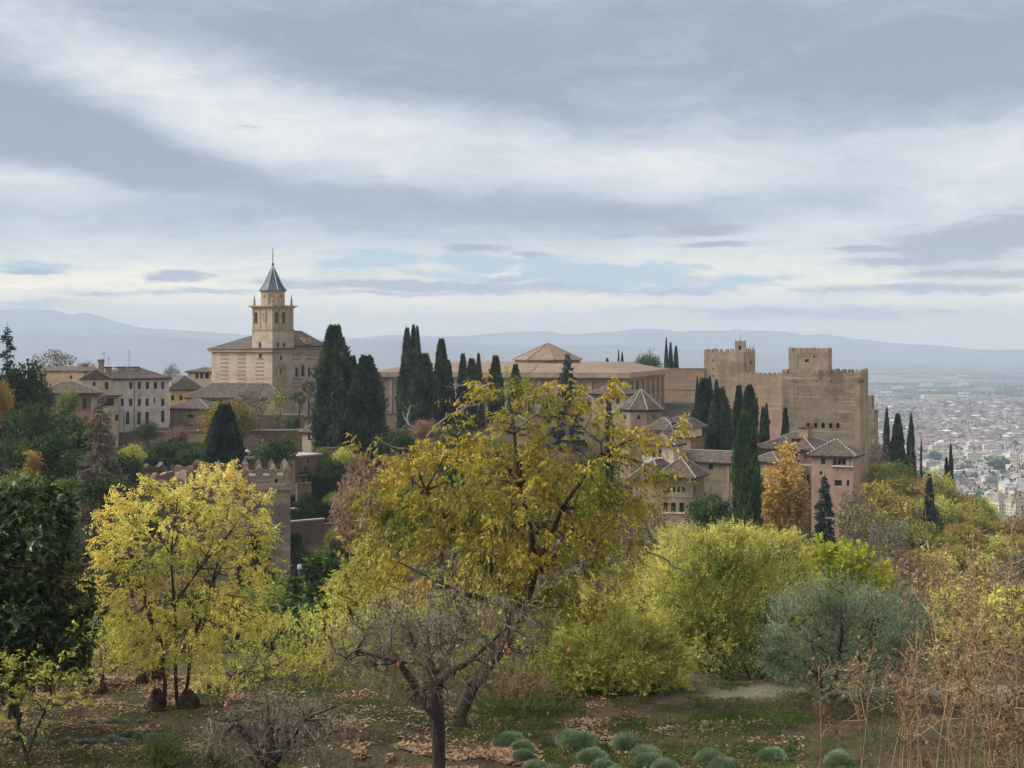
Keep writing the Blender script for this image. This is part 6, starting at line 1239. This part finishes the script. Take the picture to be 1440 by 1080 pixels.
def town():
    rg = random.Random(3); protos = []
    spec = [(12, 9, 6.5, 'white', 'terra', 2.6, False, 'white house with a hipped terracotta roof in the town'), (14, 10, 9.5, 'white', 'grey', 0, True, 'white flat-roofed block in the town'), (10, 8, 6.5, 'cream', 'brown', 2.2, False, 'cream house with a brown hipped roof in the town'), (22, 11, 12.8, 'cream', 'grey', 0, True, 'long cream apartment block with a flat roof in the town'), (18, 12, 9.5, 'grey', 'terra', 2.4, False, 'grey building with a wide terracotta roof in the town'), (11, 11, 6.5, 'grey', 'brown', 2.8, False, 'small grey house with a steep brown roof in the town')]
    for w, d, h, wl, rf, rh, fl, lb in spec: protos.append((*town_proto(w, d, h, wl, rf, rh, fl), lb, w, d))
    used = []
    def put(k, px, Y, rz, s):
        x = WX(px, Y); w, r, lb, W, D = protos[k]; t = thing('town_house', lb, 'house', (x, Y, -150), rz, lb.replace('house', 'houses').replace('block', 'blocks').replace('building', 'buildings')); t.scale = (s, s, s * rg.uniform(.85, 1.15)); link('wall', w, t); link('roof', r, t)
    n = 0; tries = 0
    while n < 285 and tries < 40000:
        tries += 1; px = rg.uniform(1285, 1475); Y = 1380 + 900 * rg.random() ** 1.25
        if Y < 1500 and px < 1385: continue
        x = WX(px, Y)
        if abs(px - 1418) < 24 and Y < 1450: continue
        if any((x - a) ** 2 + (Y - b) ** 2 < 15.5 ** 2 for a, b in used): continue
        used.append((x, Y)); k = rg.choice((0, 0, 1, 2, 2, 3, 4, 5, 5)); put(k, px, Y, rg.choice((0, 1.57, .3, -.4, 1.2)) + rg.uniform(-.15, .15), rg.uniform(.8, 1.12)); n += 1
    # the pair of steep brown-gabled villas at the near edge of the town
    for px, Y, lb in ((1405, 1395, 'steep-roofed brown villa nearest the wooded hill'), (1428, 1385, 'second steep-roofed brown villa at the near edge of town')):
        w, r = town_proto(15, 14, 12, 'cream', 'brown', 8.5); t = thing('villa', lb, 'house', (WX(px, Y), Y, -150), .5); link('wall', w, t); link('roof', r, t)
    w, r = town_proto(52, 14, 9.6, 'white', 'grey', 0, True); t = thing('long_hall', 'long white hall with a dark strip of windows near the town edge', 'building', (WX(1372, 1760), 1760, -150), .05); link('wall', w, t); link('roof', r, t)
    for k, (px, Y) in enumerate(((1422, 1540), (1434, 1520), (1428, 1575))):
        w, r = town_proto(17, 14, 16, 'white', 'grey', 0, True); t = thing('apartment_block', ('bright white apartment block left in the cluster at the right edge', 'bright white apartment block nearest in the cluster at the right edge', 'bright white apartment block at the back of the cluster')[k], 'building', (WX(px, Y), Y, -150), .2 + k); link('wall', w, t); link('roof', r, t)
    # the rest of the town as one
    r2 = np.random.RandomState(8); n = 5600; Y = 2250 + 2300 * r2.rand(n) ** 1.1; px = 1200 + 300 * r2.rand(n); keep = (vnoise(px / 18, Y / 160) > .22) | (Y < 3000); Y, px = Y[keep], px[keep]; n = len(Y); x = (px - 720) / F * Y
    w, d, h = 4 + 6 * r2.rand(n) ** 2, 4 + 3 * r2.rand(n), 5 + 6 * r2.rand(n) ** 1.5; a = r2.choice([0, 1.57, .4, -.5], n) + r2.normal(size=n) * .1; ca, sa = np.cos(a), np.sin(a)
    cor = np.array([(-1, -1), (1, -1), (1, 1), (-1, 1)])
    def ring(kx, ky, z): return np.stack([np.stack([x + ca * cx * w * kx - sa * cy * d * ky, Y + sa * cx * w * kx + ca * cy * d * ky, -150 + z], -1) for cx, cy in cor], 1)
    z0 = np.full(n, -3.0); A, B = ring(1, 1, z0), ring(1, 1, h); E, T_ = ring(1.06, 1.06, h + .02), ring(.55, .06, h + np.where(r2.rand(n) < .4, .3, 2.6))
    V = np.concatenate([A, B, E, T_], 1).reshape(-1, 3); q = np.array([(0, 1, 5, 4), (1, 2, 6, 5), (2, 3, 7, 6), (3, 0, 4, 7), (8, 9, 13, 12), (9, 10, 14, 13), (10, 11, 15, 14), (11, 8, 12, 15), (12, 13, 14, 15)]); Q = (np.arange(n)[:, None, None] * 16 + q[None]).reshape(-1, 4)
    def isl(nm, cols):
        m, t = new_mat(nm); g = t.n('ShaderNodeNewGeometry'); c = t.ramp(g.outputs['Random Per Island'], cols, 'CONSTANT'); dd = t.n('ShaderNodeBsdfDiffuse', i={0: c}); t.n('ShaderNodeOutputMaterial', i={0: dd.outputs[0]}); return m
    me = np_mesh('town_rooftops', V, Q); me.materials.append(isl('far_town_walls', [(0, S(150, 136, 120)), (.35, S(134, 116, 96)), (.6, S(190, 182, 170)), (.75, S(118, 106, 96)), (.9, S(160, 140, 104))])); me.materials.append(isl('far_town_roofs', [(0, S(126, 103, 90)), (.25, S(106, 93, 84)), (.55, S(138, 124, 112)), (.68, S(130, 108, 95)), (.8, S(94, 88, 84)), (.95, S(182, 176, 168))]))
    me.polygons.foreach_set('material_index', np.tile([0, 0, 0, 0, 1, 1, 1, 1, 1], n).astype(np.int32)); tag(link('town_rooftops', me), 'far low town spreading over the plain, roofs beyond counting', kind='stuff')
    # trees among the houses and lines of trees on the plain
    for i in range(40):
        Y = 1450 + 2600 * rg.random() ** 1.4; px = rg.uniform(1230, 1470); s = rg.uniform(8, 15); x = WX(px, Y)
        far_tree(rg.choice(('evergreen', 'evergreen', 'bare', 'green')), 'dark tree standing among the town houses', x, Y, s, s * rg.uniform(.8, 1.2), rg.random() * 6, rg.randrange(3), z=-150, group='trees among the town houses')
    for i, (px, Y, h) in enumerate(((1396, 1800, 22), (1412, 1850, 20), (1315, 1960, 20))): far_tree('evergreen', ('large dark tree left of the pair in the town', 'large dark tree right of the pair in the town', 'dark tree in the town nearest the hill')[i], WX(px, Y), Y, h, h, i, i, z=-150)
    m = MB(); rg2 = random.Random(4)
    # pale sheds on the plain
    t = thing('warehouse', 'large pale warehouse hall standing alone on the plain', 'warehouse', (WX(1319, 4260), 4260, -150), 0); MB().box(-43, 43, -20, 20, -2, 19).build('wall', TW['cream'], t); MB().box(-44, 44, -21, 21, 19.01, 21).build('roof', TW['white'], t); dk = MB()
    for k in range(9): x = -38 + k * 9.5; dk.box(x - 1.6, x + 1.6, -20.3, -20.02, 0, 5)
    dk.build('loading_doors', TW['grey'], t)
    for k in range(34):
        Y = rg2.choice((4000, 4300, 4700, 5200, 6000, 7500, 9500)) * rg2.uniform(.95, 1.1); px = rg2.uniform(1235, 1480); 
        if abs(px - 1319) < 34 and Y < 4800: continue
        w = rg2.uniform(14, 60) * (Y / 4500) ** .5; t = thing('shed', 'pale low shed far out on the plain', 'shed', (WX(px, Y), Y, -150), 0, 'pale sheds on the plain'); MB().box(-w, w, -10, 10, -2, 6).build('wall', TW[rg2.choice(('white', 'cream', 'white'))], t); MB().loft([[(-w - 1, -11, 6.01), (w + 1, -11, 6.01), (w + 1, 11, 6.01), (-w - 1, 11, 6.01)], [(-w - 1, -.5, 9), (w + 1, -.5, 9), (w + 1, .5, 9), (-w - 1, .5, 9)]]).build('roof', TW[rg2.choice(('grey', 'grey', 'brown'))], t)
    # hedgerows and copses out on the plain, beyond counting
    r3 = np.random.RandomState(12); C = []
    for k in range(70):
        Y = 4200 * (1 + 2.2 * r3.rand() ** 1.5); px = r3.uniform(1200, 1480); ln = r3.uniform(60, 420) * Y / 5000; n = int(ln / 2.2); a = r3.normal() * .12; s = np.linspace(0, ln, n); C.append(np.stack([WX(px, Y) + s * math.cos(a), Y + s * math.sin(a) * 3 + r3.normal(size=n) * 6, -150 + 4 + 3 * r3.rand(n)], -1))
    for k in range(330):
        Y = 1500 + 3600 * r3.rand() ** 1.2; px = r3.uniform(1200, 1490); n = int(r3.uniform(3, 12)); C.append(np.stack([WX(px, Y) + r3.normal(size=n) * 7 * r3.uniform(.5, 2.5), Y + r3.normal(size=n) * 9, -150 + 4 + 5 * r3.rand(n)], -1))
    C = np.concatenate(C); C = np.repeat(C, 5, 0) + r3.normal(size=(len(C) * 5, 3)) * np.array([3, 3, 2.2]); tag(link('foliage', leaf_mesh('foliage', C, rvec(r3, len(C)), 5.0, 4.0, L['evergreen'], r3)), 'dark hedgerows and copses across the plain', kind='stuff')
town()

# ------------------------------------------------------------------ people
def person(label, px, foot_py, Y, top_c, leg_c, hair_c, h=1.72, seed=1, face=0.0):
    """a standing figure grown from one skeleton; clothes and hair are parts"""
    rg = random.Random(seed); z = WZ(foot_py, Y); t = thing('person', label, 'person', (WX(px, Y), Y, z), face); s = h / 1.72; sw = rg.uniform(-.08, .08)
    def grow(name, pts, edges, rad, mat):
        me = bpy.data.meshes.new(name); me.from_pydata([tuple(Vector(p) * s) for p in pts], edges, []); o = link(name, me, t, mat); me.skin_vertices or None
        md = o.modifiers.new('skin', 'SKIN'); 
        for i, r in enumerate(rad): me.skin_vertices[0].data[i].radius = (r * s, r * s)
        me.skin_vertices[0].data[0].use_root = True; o.modifiers.new('sub', 'SUBSURF').render_levels = 1; return o
    pts = [(0, 0, .95), (0, 0, 1.18), (0, 0, 1.40), (0, 0, 1.50), (0, -.01, 1.58), (0, -.01, 1.68), (-.19, 0, 1.40), (-.25, .02, 1.14), (-.25, -.06 + sw, .90), (-.25, -.08 + sw, .82), (.19, 0, 1.40), (.25, .02, 1.14), (.25, -.06 - sw, .90), (.25, -.08 - sw, .82), (-.10, 0, .90), (-.11, -.02 + sw, .50), (-.11, .02 + sw, .08), (-.11, -.12 + sw, .04), (.10, 0, .90), (.11, -.02 - sw, .50), (.11, .02 - sw, .08), (.11, -.12 - sw, .04)]
    ed = [(0, 1), (1, 2), (2, 3), (3, 4), (4, 5), (2, 6), (6, 7), (7, 8), (8, 9), (2, 10), (10, 11), (11, 12), (12, 13), (0, 14), (14, 15), (15, 16), (16, 17), (0, 18), (18, 19), (19, 20), (20, 21)]
    grow('body', pts, ed, [.13, .12, .13, .055, .085, .08, .07, .045, .035, .03, .07, .045, .035, .03, .09, .06, .045, .04, .09, .06, .045, .04], M['skin'])
    grow('jacket', [(0, 0, .90), (0, 0, 1.18), (0, 0, 1.41), (0, 0, 1.46), (-.19, 0, 1.405), (-.252, .02, 1.14), (-.252, -.055 + sw, .93), (.19, 0, 1.405), (.252, .02, 1.14), (.252, -.055 - sw, .93)], [(0, 1), (1, 2), (2, 3), (2, 4), (4, 5), (5, 6), (2, 7), (7, 8), (8, 9)], [.165, .15, .15, .08, .085, .065, .055, .085, .065, .055], top_c)
    grow('trousers', [(0, 0, .96), (-.10, 0, .88), (-.11, -.02 + sw, .50), (-.11, .02 + sw, .09), (.10, 0, .88), (.11, -.02 - sw, .50), (.11, .02 - sw, .09)], [(0, 1), (1, 2), (2, 3), (0, 4), (4, 5), (5, 6)], [.14, .105, .078, .065, .105, .078, .065], leg_c)
    MB().lathe([(.05, 1.56 * s), (.105, 1.62 * s), (.107, 1.69 * s), (.08, 1.75 * s), (.02, 1.775 * s)], 0, .02, 10).build('hair', hair_c, t, True)
M['skin'] = surf('skin', [S(170, 124, 100), S(190, 144, 118)], 4); M['dark_cloth'] = surf('dark_cloth', [S(28, 28, 34), S(44, 44, 52)], 4); M['navy_cloth'] = surf('navy_cloth', [S(34, 38, 54), S(48, 54, 74)], 4); M['white_cloth'] = surf('white_cloth', [S(214, 210, 208), S(232, 230, 228)], 4); M['grey_cloth'] = surf('grey_cloth', [S(78, 78, 82), S(108, 106, 108)], 4); M['hair'] = surf('dark_hair', [S(26, 20, 18), S(44, 34, 30)], 6)
for i, (px, c, lg, lb) in enumerate(((422.4, 'dark_cloth', 'grey_cloth', 'person in dark jacket at the left end of the group behind the short wall'), (425.6, 'navy_cloth', 'dark_cloth', 'second person from the left in the group, navy jacket'), (428.2, 'dark_cloth', 'navy_cloth', 'third person from the left in the group, black jacket and blue trousers'), (430.8, 'navy_cloth', 'grey_cloth', 'fourth person in the group, navy jacket and grey trousers'), (433.6, 'dark_cloth', 'dark_cloth', 'fifth person in the group, all in black'), (436.2, 'dark_cloth', 'navy_cloth', 'person in black at the right end of the group before the tall hedge'))):
    person(lb, px, 684, 207 + (i % 3) * .7, M[c], M[lg], M['hair'], 1.66 + .05 * (i % 4), i, .4 * i)
person('person in a white top walking below the brown garden wall', 421.5, 812, 172, M['white_cloth'], M['grey_cloth'], M['hair'], 1.7, 9, .8)
person('person in white by the clipped hedge top', 462, 671, 221, M['white_cloth'], M['dark_cloth'], M['hair'], 1.7, 12, -.5)

# ------------------------------------------------------------------ the air over the plain
def haze():
    o = MB().box(-20500, 20500, -120, 20500, -175, 425).build('haze', None); m = bpy.data.materials.new('haze'); m.use_nodes = True; m.node_tree.nodes.clear(); t = NT(m.node_tree)
    v = t.n('ShaderNodeVolumePrincipled', i={'Color': HAZE_COL, 'Density': HAZE_D, 'Anisotropy': 0.0}); t.nt.links.new(v.outputs[0], t.n('ShaderNodeOutputMaterial').inputs['Volume']); o.data.materials.append(m); tag(o, 'pale blue haze lying over the plain', kind='stuff')
HAZE_COL, HAZE_D = (0.63, 0.69, 0.77, 1), 1.35e-4
haze()
